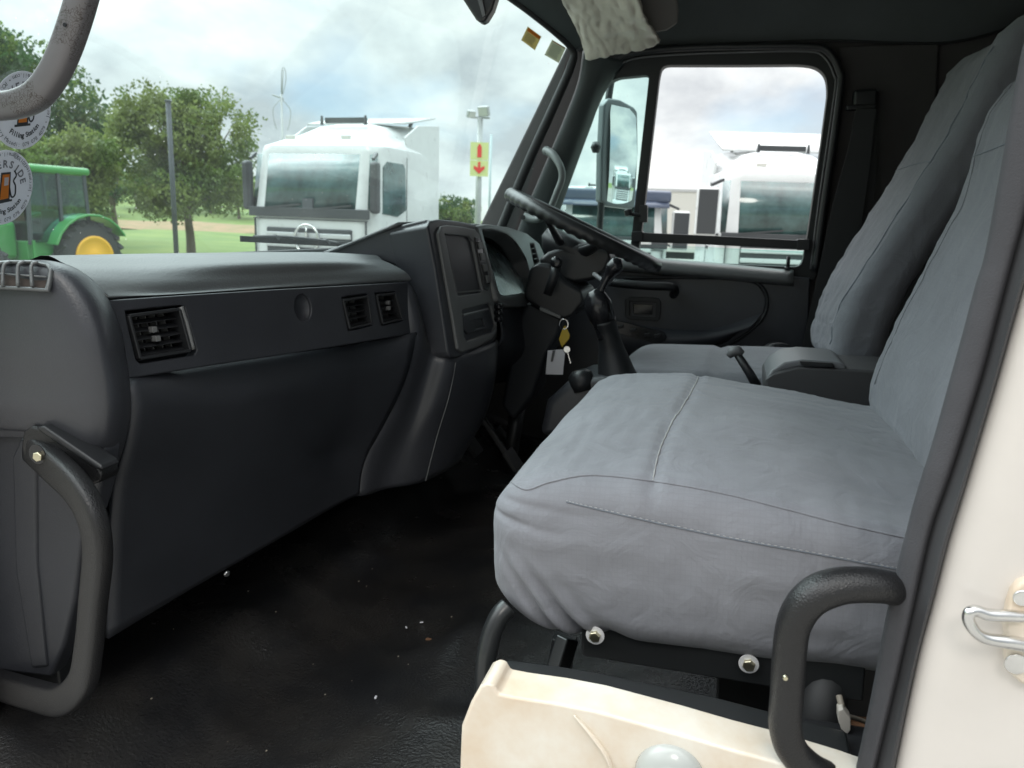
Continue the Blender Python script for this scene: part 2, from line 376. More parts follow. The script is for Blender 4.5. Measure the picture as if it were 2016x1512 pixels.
# headliner side, sweeping inward to the roof
row0 = [S(x, y, 2.085) for x, y in ((1130, 100), (1215, 96), (1300, 92), (1450, 86), (1620, 80), (1760, 84), (1860, 84), (1950, 66), (2010, 40))]
row1 = [Vector((2.06, p.y, p.z+.03)) for p in row0]
row2 = [Vector((1.98, p.y, 1.52)) for p in row0]
row3 = [Vector((1.78, p.y, 1.63)) for p in row0]
grid('roof_side_lining', [row0, row1, row2, row3], LIN, cabS, solid=.012)
m = MB(); m.tube(cr([p+Vector((-.010, 0, -.002)) for p in row0], 5), .004, 8); m.build('lining_edge_trim', BLK, cabS, smooth=True)
m = MB(); m.tube([S(1628, -40, 2.045), S(1624, 20, 2.055), S(1620, 76, 2.078)], .0022, 6); m.build('lining_joint', BLK, cabS, smooth=True)
rb('roof_lining', (-.05, -.9, 1.64), (2.16, .66, 1.70), LIN, cabS, bevel=.01)
# header over the windscreen
hl0 = [Vector((-.05, .74, 1.62)), Vector((.4, .77, 1.62)), Vector((1.0, .80, 1.60)), S(900, -90, 1.5), S(990, -15, 1.68), S(1040, 22, 1.80), S(1100, 70, 1.93), S(1127, 98, 1.985)]
grid('header_lining', [hl0, [p+Vector((0, -.10, .05)) for p in hl0], [Vector((p.x, p.y-.25, 1.645)) for p in hl0]], PIL, cabS, solid=.008)
# front bulkhead & kick area
rb('front_bulkhead', (-.02, 1.10, -.05), (2.16, 1.14, .74), BLK, cabS)
# near side of the shell above / behind the open doorway (outside of the frame, keeps the cab closed)
rb('near_roof_rail', (-.04, -.9, 1.42), (.04, .62, 1.70), LIN, cabS)
rb('near_rear_side', (-.04, -.9, .32), (.0, -.42, 1.42), CRM, cabS)
# speaker grille in the lining
ctr = S(1893, 10, 2.04); nrm = (CAM-ctr).normalized(); nrm = Vector((-1, 0, -.35)).normalized(); a1 = Vector((0, 1, 0)); a2 = nrm.cross(a1)
m = MB()
for i in range(-3, 4):
    L = .045*math.sqrt(max(0, 1-(i/4.2)**2)); c = ctr+a1*i*.012+nrm*.006
    m.bar(c-a2*L, c+a2*L, .004, .003)
m.build('speaker_grille', BLK, cabS)
# ---- windscreen
wsb = [(-.14, .99, .67), (-.05, 1.005, .67), (.07, 1.02, .67), (.18, 1.035, .67), (.35, 1.06, .67), (.7, 1.10, .67), (1.1, 1.11, .67), (1.5, 1.08, .67), (1.8, 1.00, .67), (1.95, .88, .67), (2.0, .80, .67)]
rows = []
for k, (f, zz_) in enumerate(((0, .67), (.33, .914), (.66, 1.158), (1, 1.41), (1.3, 1.632))):
    rows.append([Vector((x+( .01*f if x < 1 else 0), y-.245*f, zz_)) for x, y, z in wsb])
WSROWS = rows
ws = grid('windscreen', rows, GLW, cabS)
def ws_y(X, z):
    f = (z-.67)/.74; xs = [a[0]+.01*f for a in wsb]; ys = [a[1] for a in wsb]; return float(np.interp(X, xs, ys))-.245*f
# black gasket along the far pillar and header
gas = cr([S(968, 490, 1.99), S(990, 440, 1.99), S(1040, 320, 1.99), S(1092, 205, 1.99), S(1125, 128, 1.99), S(1127, 98, 1.985), S(1100, 70, 1.93), S(1040, 22, 1.80), S(990, -15, 1.68), S(900, -90, 1.5)], 6)
m = MB(); m.tube(gas, [.016, .017, .017, .015, .012, .010, .010, .012], 10); m.build('windscreen_gasket', RUB2, cabS, smooth=True)
# pillar cover: rounded vertical moulding
a = [S(x, y, 2.0) for x, y in ((1008, 500), (1026, 440), (1070, 335), (1112, 235), (1140, 160), (1150, 100))]
b = [p+Vector((-.012, -.022, .004)) for p in a]
c = [S(x, y, 2.01) for x, y in ((1046, 500), (1068, 440), (1106, 345), (1144, 245), (1172, 172), (1200, 112))]
d = [S(x, y, 2.06) for x, y in ((1065, 520), (1085, 460), (1124, 352), (1160, 255), (1188, 184), (1235, 118))]
z0 = [p+Vector((.04, .01, 0)) for p in a]
grid('windscreen_pillar', [z0, a, b, c, d], PIL, cabS, solid=.006)
# visor-side header moulding (grey) right behind the gasket
hd = [(1128, 92), (1085, 52), (1030, 10), (980, -30)]
ha = [S(x, y, X) for (x, y), X in zip(hd, (1.99, 1.92, 1.80, 1.66))]
hb = [S(x+30, y-22, X) for (x, y), X in zip(hd, (1.98, 1.90, 1.78, 1.62))]
hc = [S(x+85, y-45, X) for (x, y), X in zip(hd, (1.98, 1.90, 1.78, 1.62))]
grid('header_moulding', [ha, hb, hc], PIL, cabS, solid=.006)
for (x, y, X) in ((1078, 22, 1.90), (1112, 50, 1.95)):
    p = S(x, y, X); m = MB(); m.lathe([(0, .009), (.006, .009), (.009, .006)], p, (CAM-p), 12); m.build('header_clip', BLK, cabS, smooth=True)

# ================================================================== DRIVER'S DOOR (far side)
door = T('driver_door', 'closed far side door with black trim, quarter light and lowered window', 'door', (2.08, .2, .1))
DP = PX(2.06)
outer = [(1030, 506), (1062, 425), (1115, 295), (1164, 178), (1185, 145), (1225, 116), (1300, 104), (1450, 97), (1590, 92), (1640, 108), (1660, 148), (1656, 200), (1618, 480), (1608, 560), (1030, 545)]
qt = [(1186, 180), (1196, 164), (1216, 153), (1278, 147), (1251, 391), (1240, 498), (1069, 492), (1090, 402), (1131, 305)]
mn = [(1304, 128), (1450, 128), (1575, 127), (1606, 131), (1626, 148), (1630, 180), (1614, 300), (1590, 462), (1578, 526), (1254, 512), (1263, 456), (1276, 340), (1298, 150)]
plate('window_frame', rnd(outer, 34), DP, .045, RUB2, door, holes=[rnd(qt, 10), rnd(mn, 16)], bevel=.004)
def pane(name, pts, X, mt, par):
    o = plate(name, pts, PX(X), .004, mt, par, bevel=0); return o
pane('quarter_pane', [(1188, 176), (1218, 149), (1281, 143), (1256, 506), (1062, 500), (1128, 304)], 2.085, GLS, door)
pane('window_pane', [(1250, 486), (1588, 494), (1580, 530), (1244, 516)], 2.088, GLS, door)   # wound down: only its top edge shows
m = MB(); m.tube([S(1252, 482, 2.075), S(1400, 488, 2.075), S(1586, 497, 2.075)], .0022, 6); m.build('pane_edge', GLS, door)
# light metal reveal line round the frame
seal = cr([S(x, y, 2.052) for x, y in ((1046, 500), (1072, 432), (1122, 308), (1170, 190), (1192, 152), (1234, 120), (1310, 109), (1450, 103), (1586, 101), (1622, 112), (1642, 148), (1643, 185), (1612, 400), (1596, 530))], 5)
m = MB(); m.tube(seal, .0035, 8); m.build('frame_reveal', GRY, door, smooth=True)
m = MB(); m.tube([p+Vector((-.01, 0, .001)) + (p-Vector((2.05, .22, 1.0))).normalized()*.016 for p in seal], .012, 10); m.build('door_seal', BLK, door, smooth=True)
# guard bar across the window
bar = plate('guard_bar', [(1248, 457), (1400, 464), (1592, 474), (1590, 492), (1400, 482), (1246, 476)], PX(2.035), .014, BLK, door, bevel=.004)
m = MB()
for x, y in ((1254, 466), (1582, 482)):
    p = S(x, y, 2.032); m.box(p-Vector((0, .02, .018)), p+Vector((.045, .02, .018)))
m.build('bar_bracket', BLK, bar, bevel=.003)
# quarter-light latch
m = MB(); p = S(1237, 418, 2.03); m.lathe([(-.012, .010), (-.010, .014), (.008, .014), (.012, .008)], p, (0, .25, .97), 14)
m.tube([p+Vector((.003, 0, -.005)), S(1262, 424, 2.035)], .007, 8)
m.box(S(1266, 438, 2.03)-Vector((0, .014, 0)), S(1264, 404, 2.05)+Vector((0, .006, 0)))
m.build('quarter_latch', BLK, door, bevel=.002)
# belt ledge (rounded top moulding)
A = [(1195, 500), (1300, 510), (1450, 522), (1562, 532)]
la = [S(x, y, 2.075) for x, y in A]; lb = [S(x, y+4, 2.03) for x, y in A]; lc = [S(x, y+16, 2.005) for x, y in A]; ld = [S(x, y+26, 2.012) for x, y in A]; le = [S(x, y+32, 2.05) for x, y in A]
grid('belt_ledge', [la, lb, lc, ld, le], BEZ, door, solid=.005)
# lock knob
m = MB(); p = S(1551, 530, 2.045); m.tube([p, p+Vector((0, 0, .042))], [.0065, .0065, .0075, .006], 10); m.lathe([(0, .012), (.008, .011)], p, (0, 0, 1), 12); m.build('lock_knob', BLK, door, smooth=True)
# trim panel with its lowered recess
panel = plate('door_panel', [(1020, 530), (1195, 520), (1596, 547), (1592, 640), (1584, 720), (1560, 1000), (1000, 1000), (1000, 700)], PX(2.04), .03, PL, door, bevel=.006)
rec = [(1195, 545), (1330, 548), (1450, 550), (1492, 560), (1508, 590), (1500, 625), (1470, 655), (1420, 685), (1370, 705), (1195, 705)]
rp = plate('recess_panel', rec, PX(2.034), .006, PL, door, bevel=.002)
rim_ = cr([S(x, y, 2.032) for x, y in ((1230, 547), (1330, 546), (1440, 548), (1488, 556), (1509, 582), (1505, 620), (1476, 652), (1430, 682), (1380, 708), (1330, 730))], 6)
m = MB(); m.tube(rim_, .006, 8); m.build('recess_rim', BLK, door, smooth=True)
# swelling lower armrest of the recess
r0 = [S(x, y, 2.033) for x, y in ((1200, 628), (1300, 646), (1400, 648), (1500, 616))]
r1_ = [S(x, y, 2.005) for x, y in ((1200, 650), (1300, 664), (1400, 660), (1480, 640))]
r2_ = [S(x, y, 2.010) for x, y in ((1200, 682), (1300, 690), (1390, 680), (1450, 658))]
r3_ = [S(x, y, 2.036) for x, y in ((1200, 720), (1300, 712), (1360, 702), (1430, 674))]
grid('armrest', [r0, r1_, r2_, r3_], PL, door)
# pull handle
hp = cr([S(1196, 553, 2.0), S(1215, 557, 1.985), S(1270, 562, 1.98), S(1318, 564, 1.985), S(1328, 572, 2.005), S(1326, 580, 2.04)], 5)
m = MB(); m.tube(hp, .0155, 12); m.build('pull_handle', BLK, door, smooth=True)
m = MB(); m.box(S(1300, 590, 2.03), S(1215, 580, 2.04)+Vector((0, 0, .012))); 
# latch release bezel
lb_ = plate('latch_bezel', [(1230, 590), (1240, 584), (1296, 587), (1301, 594), (1299, 628), (1292, 633), (1236, 629), (1230, 622)], PX(2.026), .012, BLK, door, holes=[[(1240, 594), (1291, 597), (1289, 624), (1240, 621)]], bevel=.002)
plate('latch_lever', [(1246, 598), (1286, 600), (1284, 620), (1246, 618)], PX(2.030), .01, GLB, lb_, bevel=.003)
# switch pod with rocker switches
sw = plate('switch_panel', [(1200, 634), (1225, 634), (1270, 646), (1302, 653), (1312, 662), (1306, 672), (1285, 674), (1240, 662), (1205, 650)], PX(2.0), .02, GLB, door, bevel=.004, sm=True)
for x, y in ((1221, 643), (1247, 650), (1275, 659), (1294, 661)):
    p = S(x, y, 1.996); M_ = Matrix.Translation(p) @ Matrix.Rotation(R(-12), 4, 'X')
    rb('switch', (-.005, -.011, -.006), (.006, .011, .006), BLK, sw, bevel=.002, M=M_)
# map pocket hoops low on the door
m = MB()
m.tube(cr([S(1500, 735, 2.0), S(1503, 700, 2.0), S(1512, 682, 2.0), S(1530, 678, 2.0), S(1550, 690, 2.0)], 5), .009, 8)
m.build('pocket_rim', BLK, door, smooth=True)
# ---- quarter light: outside mirror on its arm
mir = T('door_mirror', 'tall rectangular mirror outside the quarter light of the far door', 'mirror', (2.35, .45, .8))
MP = PX(2.42)
Mn = Vector((-.60, -.80, 0)).normalized()
mc = hit(1219, 300, MP); MPl = (mc, Mn)
hs = [(1190, 205), (1200, 192), (1222, 196), (1248, 210), (1256, 222), (1257, 300), (1251, 405), (1244, 412), (1196, 406), (1183, 396), (1185, 300)]
plate('housing', hs, MPl, .035, mat('mirror_shell', (.16, .18, .19), .4), mir, bevel=.008, vec=-Mn)
# convex glass
def mirror_pt(a, b):
    L = np.interp(b, (0, .06, .5, 1), (1203, 1200, 1197, 1195)); Rr = np.interp(b, (0, .06, .5, 1), (1238, 1250, 1251, 1243)); yt = 206+8*a; yb_ = 400+4*a
    p = hit(L+(Rr-L)*a, yt+(yb_-yt)*b, MPl); q = p-mc; return p+Mn*(.012-(q.x**2+q.y**2+q.z**2)/(2*1.6))
grid('glass', [[mirror_pt(a, b) for a in np.linspace(0, 1, 7)] for b in np.linspace(0, 1, 13)], MIR, mir)
m = MB(); m.tube(cr([hit(1206, 120, MPl)+Vector((.05, 0, 0)), hit(1196, 190, MPl)+Vector((.03, 0, 0)), hit(1186, 300, MPl)+Vector((.03, 0, 0)), hit(1180, 420, MPl)+Vector((.03, 0, 0)), hit(1172, 520, MPl)+Vector((.03, 0, 0))], 5), .014, 10)
m.build('arm', BLK, mir, smooth=True)
m = MB(); p = hit(1173, 290, MPl); m.lathe([(-.02, .012), (0, .02), (.02, .012)], p, (0, 0, 1), 12); m.build('arm_clamp', BLK, mir, smooth=True)

# ---- seat belt on the far pillar
belt = T('seat_belt', 'black seat belt hanging from its anchor on the far pillar behind the driver seat', 'seat belt', (2.02, -.37, .4))
p = S(1703, 196, 2.03)
m = MB(); m.box(p-Vector((.012, .035, .022)), p+Vector((.03, .035, .030))); m.build('anchor_cover', BLK, belt, bevel=.01, seg=3)
m = MB(); q = S(1694, 212, 2.03); m.box(q-Vector((.018, .042, .008)), q+Vector((.012, .042, .008))); m.build('belt_guide', BLK, belt, bevel=.004)
plate('webbing', [(1686, 214), (1724, 214), (1712, 330), (1690, 480), (1660, 600), (1620, 720), (1560, 800), (1535, 800), (1575, 700), (1606, 560), (1640, 400), (1668, 300)], PX(1.99), .003, RUB2, belt, bevel=0)
plate('webbing', [(1698, 214), (1728, 214), (1722, 400), (1700, 640), (1672, 640), (1690, 400)], PX(2.03), .003, RUB2, belt, bevel=0)
# ================================================================== DASHBOARD
dash = T('dashboard', 'long black moulded dashboard under the windscreen, with padded top and centre stack', 'dashboard', (.6, .8, .25))
# padded top
def SS(l): return [S(*q) for q in l]
pr0 = [Vector((.0, .95, .66)), Vector((.10, 1.03, .66)), Vector((.3, 1.08, .67)), Vector((.6, 1.10, .67)), Vector((.85, 1.08, .67)), Vector((1.02, 1.05, .67))]
pr1 = SS([(-60, 520, .06), (60, 511, .13), (200, 505, .28), (400, 501, .50), (610, 499, .76), (720, 504, .88)])
pr2 = SS([(60, 512, .06), (130, 520, .115), (290, 522, .28), (480, 515, .48), (660, 512, .70), (755, 513, .84)])
pr3 = SS([(120, 528, .062), (175, 545, .115), (330, 550, .28), (500, 542, .48), (680, 532, .70), (785, 527, .82)])
pr4 = SS([(150, 552, .068), (203, 575, .118), (345, 575, .28), (510, 562, .48), (690, 548, .70), (803, 540, .82)])
pr5 = SS([(155, 562, .068), (209, 588, .120), (350, 579, .28), (515, 569, .48), (695, 560, .70), (808, 553, .83)])
pr6 = [p+Vector((0, .03, -.002)) for p in pr5]
grid('padded_top', [r[1:] for r in (pr0, pr1, pr2, pr3, pr4, pr5, pr6)], PAD, dash)
# trim strip with vents
TP = plane3(S(214, 592, .122), S(250, 745, .122), S(812, 600, .82))
trim = plate('trim_panel', [(211, 591), (360, 581), (520, 571), (700, 561), (806, 555), (820, 575), (826, 610), (820, 655), (700, 676), (560, 698), (400, 722), (251, 746), (246, 715), (238, 670), (226, 628)], TP, .02, LOW, dash,
     holes=[[(247, 612), (300, 606), (355, 601), (364, 605), (377, 650), (388, 690), (383, 699), (330, 707), (276, 716), (268, 706), (257, 660)],
            [(673, 586), (690, 582), (724, 578), (729, 610), (733, 640), (710, 646), (686, 651), (679, 620)],
            [(738, 577), (760, 575), (778, 573), (787, 600), (794, 630), (775, 636), (751, 641), (744, 610)],
            [(597+17*math.cos(t), 606+27*math.sin(t)+.22*17*math.cos(t)) for t in np.linspace(0, 2*math.pi, 19)[:-1]]], bevel=.0025)
def vent(name, q, rows_, cols_, par, knob=None, fan=0):
    """q: four corners tl,tr,br,bl in the picture on the trim plane"""
    def W(u_, v_, off):
        a = [hit(x, y, TP) for x, y in q]
        p = a[0].lerp(a[1], u_).lerp(a[3].lerp(a[2], u_), v_); return p+TP[1]*off
    f = MB()
    for (a, b) in (((0, 0), (1, 0)), ((1, 0), (1, 1)), ((1, 1), (0, 1)), ((0, 1), (0, 0))):
        f.bar(W(*a, .012), W(*b, .012), .005, .03, up=TP[1])
    vt = f.build(name, BLK, par, bevel=.0015)
    b = MB(); c = [W(0, 0, .05), W(1, 0, .05), W(1, 1, .05), W(0, 1, .05)]; d_ = [W(-.02, -.02, .006), W(1.02, -.02, .006), W(1.02, 1.02, .006), W(-.02, 1.02, .006)]
    b.add(c+d_, [(0, 1, 2, 3), (0, 4, 5, 1), (1, 5, 6, 2), (2, 6, 7, 3), (3, 7, 4, 0)]); b.build('duct', GLB, vt)
    for i in range(rows_):
        v = (i+.5+.35)/(rows_+.35); s = MB(); s.bar(W(.03, v, .012), W(.97, v, .012), .0018, .012, up=(TP[1]+Vector((0, 0, .5))).normalized())
        s.build('slat', BLK, vt, bevel=.0006)
    s = MB()
    for j in range(cols_):
        uu = (j+.8)/(cols_+.6)
        s.bar(W(uu, .04, .026), W(uu, .98, .026), .0016, .012, up=TP[1])
    s.build('rear_vane', BEZ, vt)
    if knob:
        for v in knob: s = MB(); s.bar(W(knob[v]-.05, v, .004), W(knob[v]+.05, v, .004), .009, .008); s.build('slat_tab', BEZ, vt, bevel=.001)
    return vt
v1 = vent('air_vent', [(253, 622), (352, 609), (374, 690), (275, 706)], 5, 5, dash, {.38: .42, .60: .44})
m = MB(); m.tube(cr([hit(356, 604, TP), hit(368, 640, TP), hit(380, 688, TP)], 4), .0035, 8); m.build('vent_lip', BEZ, v1, smooth=True)
vent('air_vent', [(675, 592), (723, 584), (731, 637), (688, 647)], 4, 3, dash)
vent('air_vent', [(741, 582), (777, 578), (791, 628), (753, 637)], 4, 3, dash, {.3: .6, .5: .55})
m = MB(); cc = [hit(597+18*math.cos(t), 606+28*math.sin(t)+.22*18*math.cos(t), TP)+TP[1]*.004 for t in np.linspace(0, 2*math.pi, 25)[:-1]]
cen = hit(600, 608, TP)+TP[1]*.014; m.add(cc+[c.lerp(cen, .45)+TP[1]*.007 for c in cc]+[cen], [(i, (i+1) % 24, 24+(i+1) % 24, 24+i) for i in range(24)]+[(24+i, 24+(i+1) % 24, 48) for i in range(24)])
m.build('round_blank', LOW, dash, smooth=True)
# lower panel
lc = [
 SS([(247, 748, .123), (254, 764, .112), (257, 800, .108), (252, 850, .110), (236, 910, .113), (222, 960, .115), (214, 1100, .12), (210, 1256, .12)]),
 SS([(400, 724, .29), (404, 738, .282), (408, 790, .272), (400, 860, .275), (392, 930, .28), (386, 1000, .28), (384, 1080, .28), (384, 1152, .28)]),
 SS([(560, 700, .48), (563, 712, .47), (566, 760, .46), (560, 820, .465), (554, 880, .47), (548, 940, .47), (545, 1000, .47), (543, 1062, .47)]),
 SS([(700, 678, .68), (701, 690, .67), (700, 730, .66), (690, 790, .66), (668, 850, .65), (655, 890, .65), (650, 940, .64), (650, 1000, .64)]),
 SS([(818, 657, .80), (816, 667, .792), (805, 720, .79), (782, 780, .78), (750, 842, .76), (724, 892, .74), (712, 930, .73), (706, 971, .72)])]
grid('lower_panel', lc, LOW, dash, solid=.008)
m = MB(); m.tube(cr([p+Vector((-.001, -.002, 0)) for p in (lc[0][0], lc[1][0], lc[2][0], lc[3][0], lc[4][0])], 6), .0035, 6); m.build('panel_gap', GLB, dash)
# end cap facing the open doorway
e0 = SS([(205, 580, .121), (222, 618, .122), (236, 660, .123), (245, 712, .123), (252, 765, .112), (254, 810, .110), (246, 860, .112), (228, 915, .114), (206, 955, .116)])
e1 = SS([(168, 552, .085), (196, 600, .082), (213, 650, .080), (222, 705, .078), (230, 760, .076), (232, 808, .075), (224, 858, .076), (208, 905, .078), (188, 940, .08)])
e2 = SS([(120, 535, .058), (150, 580, .055), (172, 640, .052), (184, 700, .05), (190, 758, .05), (192, 806, .05), (186, 850, .052), (170, 880, .055), (150, 900, .058)])
e3 = SS([(60, 530, .048), (80, 570, .045), (95, 640, .042), (100, 700, .04), (104, 758, .04), (104, 800, .04), (98, 842, .046), (86, 850, .05), (70, 862, .055)])
e4 = SS([(-60, 528, .045), (-60, 570, .042), (-60, 640, .04), (-60, 700, .038), (-60, 758, .038), (-60, 795, .038), (-60, 832, .046), (-60, 842, .052), (-60, 860, .055)])
top = [p+Vector((0, .0, 0)) for p in (S(209, 584, .121), S(160, 540, .095), S(115, 521, .072), S(60, 516, .062), S(-60, 520, .06))]
cap = [[t]+r for t, r in zip(top, (e0, e1, e2, e3, e4))]
ec = grid('end_cap', cap, PL, dash, solid=.006)
m = MB(); m.tube(cr([S(209, 584, .118), S(160, 541, .093), S(115, 522, .07), S(60, 516, .061), S(-60, 519, .058)], 5), .0022, 6); m.build('cap_seam', BEZ, dash)
# kick panel under it
plate('kick_panel', [(-90, 835), (40, 838), (120, 850), (196, 866), (206, 884), (200, 940), (190, 985), (160, 1070), (146, 1180), (126, 1270), (98, 1335), (40, 1328), (-90, 1310)], PX(.062), .03, LOW, dash, bevel=.012, seg=4)
plate('kick_ridge', [(40, 860), (70, 900), (72, 1120), (92, 1315), (60, 1318), (28, 1120), (22, 900)], PX(.058), .01, LOW, dash, bevel=.005, seg=3)
rb('kick_inner', (.10, .93, -.0), (.13, 1.1, .66), BLK, dash)
# side demister grille at the front corner of the cap
VP_ = plane3(S(0, 545, .040), S(100, 530, .052), S(100, 575, .040))
vo = [(-30, 522), (20, 515), (70, 515), (100, 522), (108, 534), (104, 560), (100, 577), (60, 574), (-30, 570)]
vi = [(-24, 528), (20, 522), (68, 521), (95, 527), (101, 536), (97, 560), (94, 570), (60, 567), (-24, 563)]
dv = plate('demister_grille', vo, VP_, .006, PAD, dash, out=.006, holes=[vi], bevel=.002)
plate('grille_back', [(-24, 526), (100, 524), (96, 572), (-24, 566)], VP_, .002, mat('dusty_duct', (.055, .042, .036), .9), dv, out=.001, bevel=0)
m = MB()
for x0_, x1_ in ((20, 14), (48, 44), (74, 72)):
    m.tube(cr([hit(x0_+8, 520, VP_)-VP_[1]*.006, hit(x0_, 530, VP_)-VP_[1]*.010, hit(x1_, 568, VP_)-VP_[1]*.007], 4), .0024, 6)
m.tube([hit(-20, 541, VP_)-VP_[1]*.006, hit(99, 549, VP_)-VP_[1]*.006], .0013, 6)
m.build('grille_rib', PAD, dv, smooth=True)
# ---- centre stack
side = [(630, 497), (680, 479), (740, 458), (800, 440), (836, 432), (848, 438), (864, 560), (880, 700), (870, 702), (852, 692), (834, 668), (822, 620), (812, 566), (800, 540), (776, 522), (735, 508)]
plate('stack_side', side, PX(.865), .03, PL, dash, bevel=.012, seg=4)
HP = plane3(S(850, 436, .870), S(940, 444, 1.09), S(892, 704, .870))
house = plate('stack_housing', [(842, 446), (848, 434), (864, 431), (905, 435), (936, 441), (944, 452), (950, 480), (966, 550), (977, 612), (980, 660), (972, 676), (940, 694), (900, 706), (888, 704), (882, 690), (872, 620), (858, 530)], HP, .10, PL, dash, bevel=.006, seg=3)
bez = plate('stack_bezel', [(858, 460), (864, 446), (878, 444), (905, 447), (930, 452), (939, 462), (948, 500), (962, 560), (972, 618), (974, 654), (964, 668), (936, 684), (905, 694), (897, 688), (886, 620), (870, 530)], HP, .01, BEZ, dash, out=.007, bevel=.003,
    holes=[[(871, 462), (918, 466), (926, 476), (945, 571), (940, 577), (898, 583), (893, 575)],
           [(905, 611), (958, 597), (963, 604), (972, 640), (966, 654), (915, 672), (909, 664)]])
plate('stack_pocket_panel', [(868, 460), (921, 464), (947, 574), (896, 585)], HP, .004, mat('pocket_plastic', (.085, .082, .086), .4), bez, out=-.006, bevel=.001)
m = MB(); m.tube([hit(884, 522, HP)-HP[1]*-.004, hit(932, 521, HP)-HP[1]*-.004], .0016, 6); m.build('panel_joint', GLB, bez)
m = MB(); m.tube([hit(873, 466, HP)-HP[1]*.002, hit(897, 577, HP)-HP[1]*.002, hit(943, 572, HP)-HP[1]*.003], .0028, 8); m.build('pocket_lip', BEZ, bez)
# column of small buttons at the right of the pocket
sc = plate('switch_column', [(928, 468), (938, 470), (958, 560), (954, 573), (947, 570)], HP, .006, GLB, bez, out=.010, bevel=.001)
for i in range(4):
    y = 484+i*22; x = 935+i*5
    plate('button', [(x-3, y-7), (x+4, y-6), (x+7, y+7), (x, y+8)], HP, .004, BEZ, sc, out=.014, bevel=.001)
ash = plate('ashtray', [(902, 608), (962, 594), (974, 642), (968, 656), (914, 673)], HP, .004, BLK, bez, out=-.006, bevel=.001)
plate('tray_front', [(908, 622), (955, 610), (958, 618), (966, 646), (918, 658), (911, 650)], HP, .006, PL, ash, out=.004, bevel=.0015, holes=[[(927, 631), (948, 627), (952, 643), (934, 648)]])
m = MB(); m.tube([hit(908, 621, HP)-HP[1]*.005, hit(956, 609, HP)-HP[1]*.005], .003, 6); m.build('tray_pull', BEZ, ash)
m = MB()
for y in (604, 616, 628):
    p = S(978, y, 1.10); m.lathe([(0, .009), (.014, .008), (.017, .004)], p, (-.5, -.8, .1), 12)
m.build('knob', GLB, bez, smooth=True)
# console leg below the stack
ra = SS([(806, 560, .82), (816, 655, .80), (776, 790, .78), (726, 890, .74), (709, 976, .72)])
rbb = SS([(846, 686, .872), (846, 705, .855), (815, 810, .83), (776, 900, .80), (758, 962, .78)])
rc = SS([(890, 700, .895), (895, 714, .885), (882, 780, .875), (858, 860, .865), (836, 946, .85)])
rd = SS([(978, 668, 1.11), (978, 684, 1.10), (972, 750, 1.08), (950, 826, 1.05), (904, 900, 1.0)])
re_ = [p+Vector((.05, .15, 0)) for p in rd]
grid('console_leg', [[p+Vector((-.01, .08, 0)) for p in ra], ra, rbb, rc, rd, re_], PL, dash, solid=.006)
m = MB(); m.tube(cr([p+Vector((-.001, -.003, 0)) for p in rc[1:]], 6), .0014, 6); m.build('leg_seam', PAD, dash)
plate('fuse_lid', [(945, 700), (962, 694), (966, 730), (948, 738)], PX(1.06), .004, BLK, dash, bevel=.001)
# ---- instrument binnacle
BP3 = plane3(S(952, 452, 1.13), S(1050, 500, 1.66), S(985, 580, 1.13))
hood = plate('binnacle_hood', [(938, 443), (960, 440), (1000, 446), (1038, 458), (1062, 478), (1072, 500), (1078, 540), (1068, 600), (1000, 604), (982, 592), (962, 520)], BP3, .05, BEZ, dash, bevel=.008, seg=3,
   holes=[[(951, 455), (975, 455), (998, 462), (1018, 480), (1036, 510), (1046, 545), (1042, 572), (1020, 579), (988, 581), (978, 560), (962, 500)],
          [(1044, 482), (1052, 481), (1062, 515), (1056, 530), (1050, 512)]])
hv = Vector((.02, .24, -.03))
plate('hood_top', [(938, 443), (960, 440), (1000, 446), (1038, 458), (1062, 478), (1072, 500), (1060, 500), (1030, 474), (1000, 458), (948, 450)], BP3, .2, PL, hood, out=-.03, bevel=.004, vec=Vector((0, 1, 0)))
cl = plate('cluster_lens', [(946, 450), (1060, 470), (1075, 600), (975, 600)], (BP3[0]+BP3[1]*.085, (BP3[1]+Vector((0, .0, -.45))).normalized()), .004, SCR, hood, bevel=0)
m = MB()
o_in = [hit(x, y, BP3) for x, y in [(951, 455), (975, 455), (998, 462), (1018, 480), (1036, 510), (1046, 545), (1042, 572), (1020, 579), (988, 581), (978, 560), (962, 500)]]
o_in = cr(o_in, 4, True); k = len(o_in)
m.add(o_in+[p+Vector((0, .13, -.01)) for p in o_in], [(i, (i+1) % k, k+(i+1) % k, k+i) for i in range(k)]); m.build('cluster_shroud', BLK, hood, smooth=True)
plate('side_vent', [(1042, 478), (1054, 477), (1066, 518), (1056, 534), (1046, 512)], BP3, .004, GLB, hood, out=-.03, bevel=0)
m = MB()
for i in range(4): m.bar(hit(1046+i*3, 490+i*10, BP3)+BP3[1]*.008, hit(1054+i*3, 488+i*10, BP3)+BP3[1]*.008, .002, .012, up=BP3[1])
m.build('vent_slat', BLK, hood)
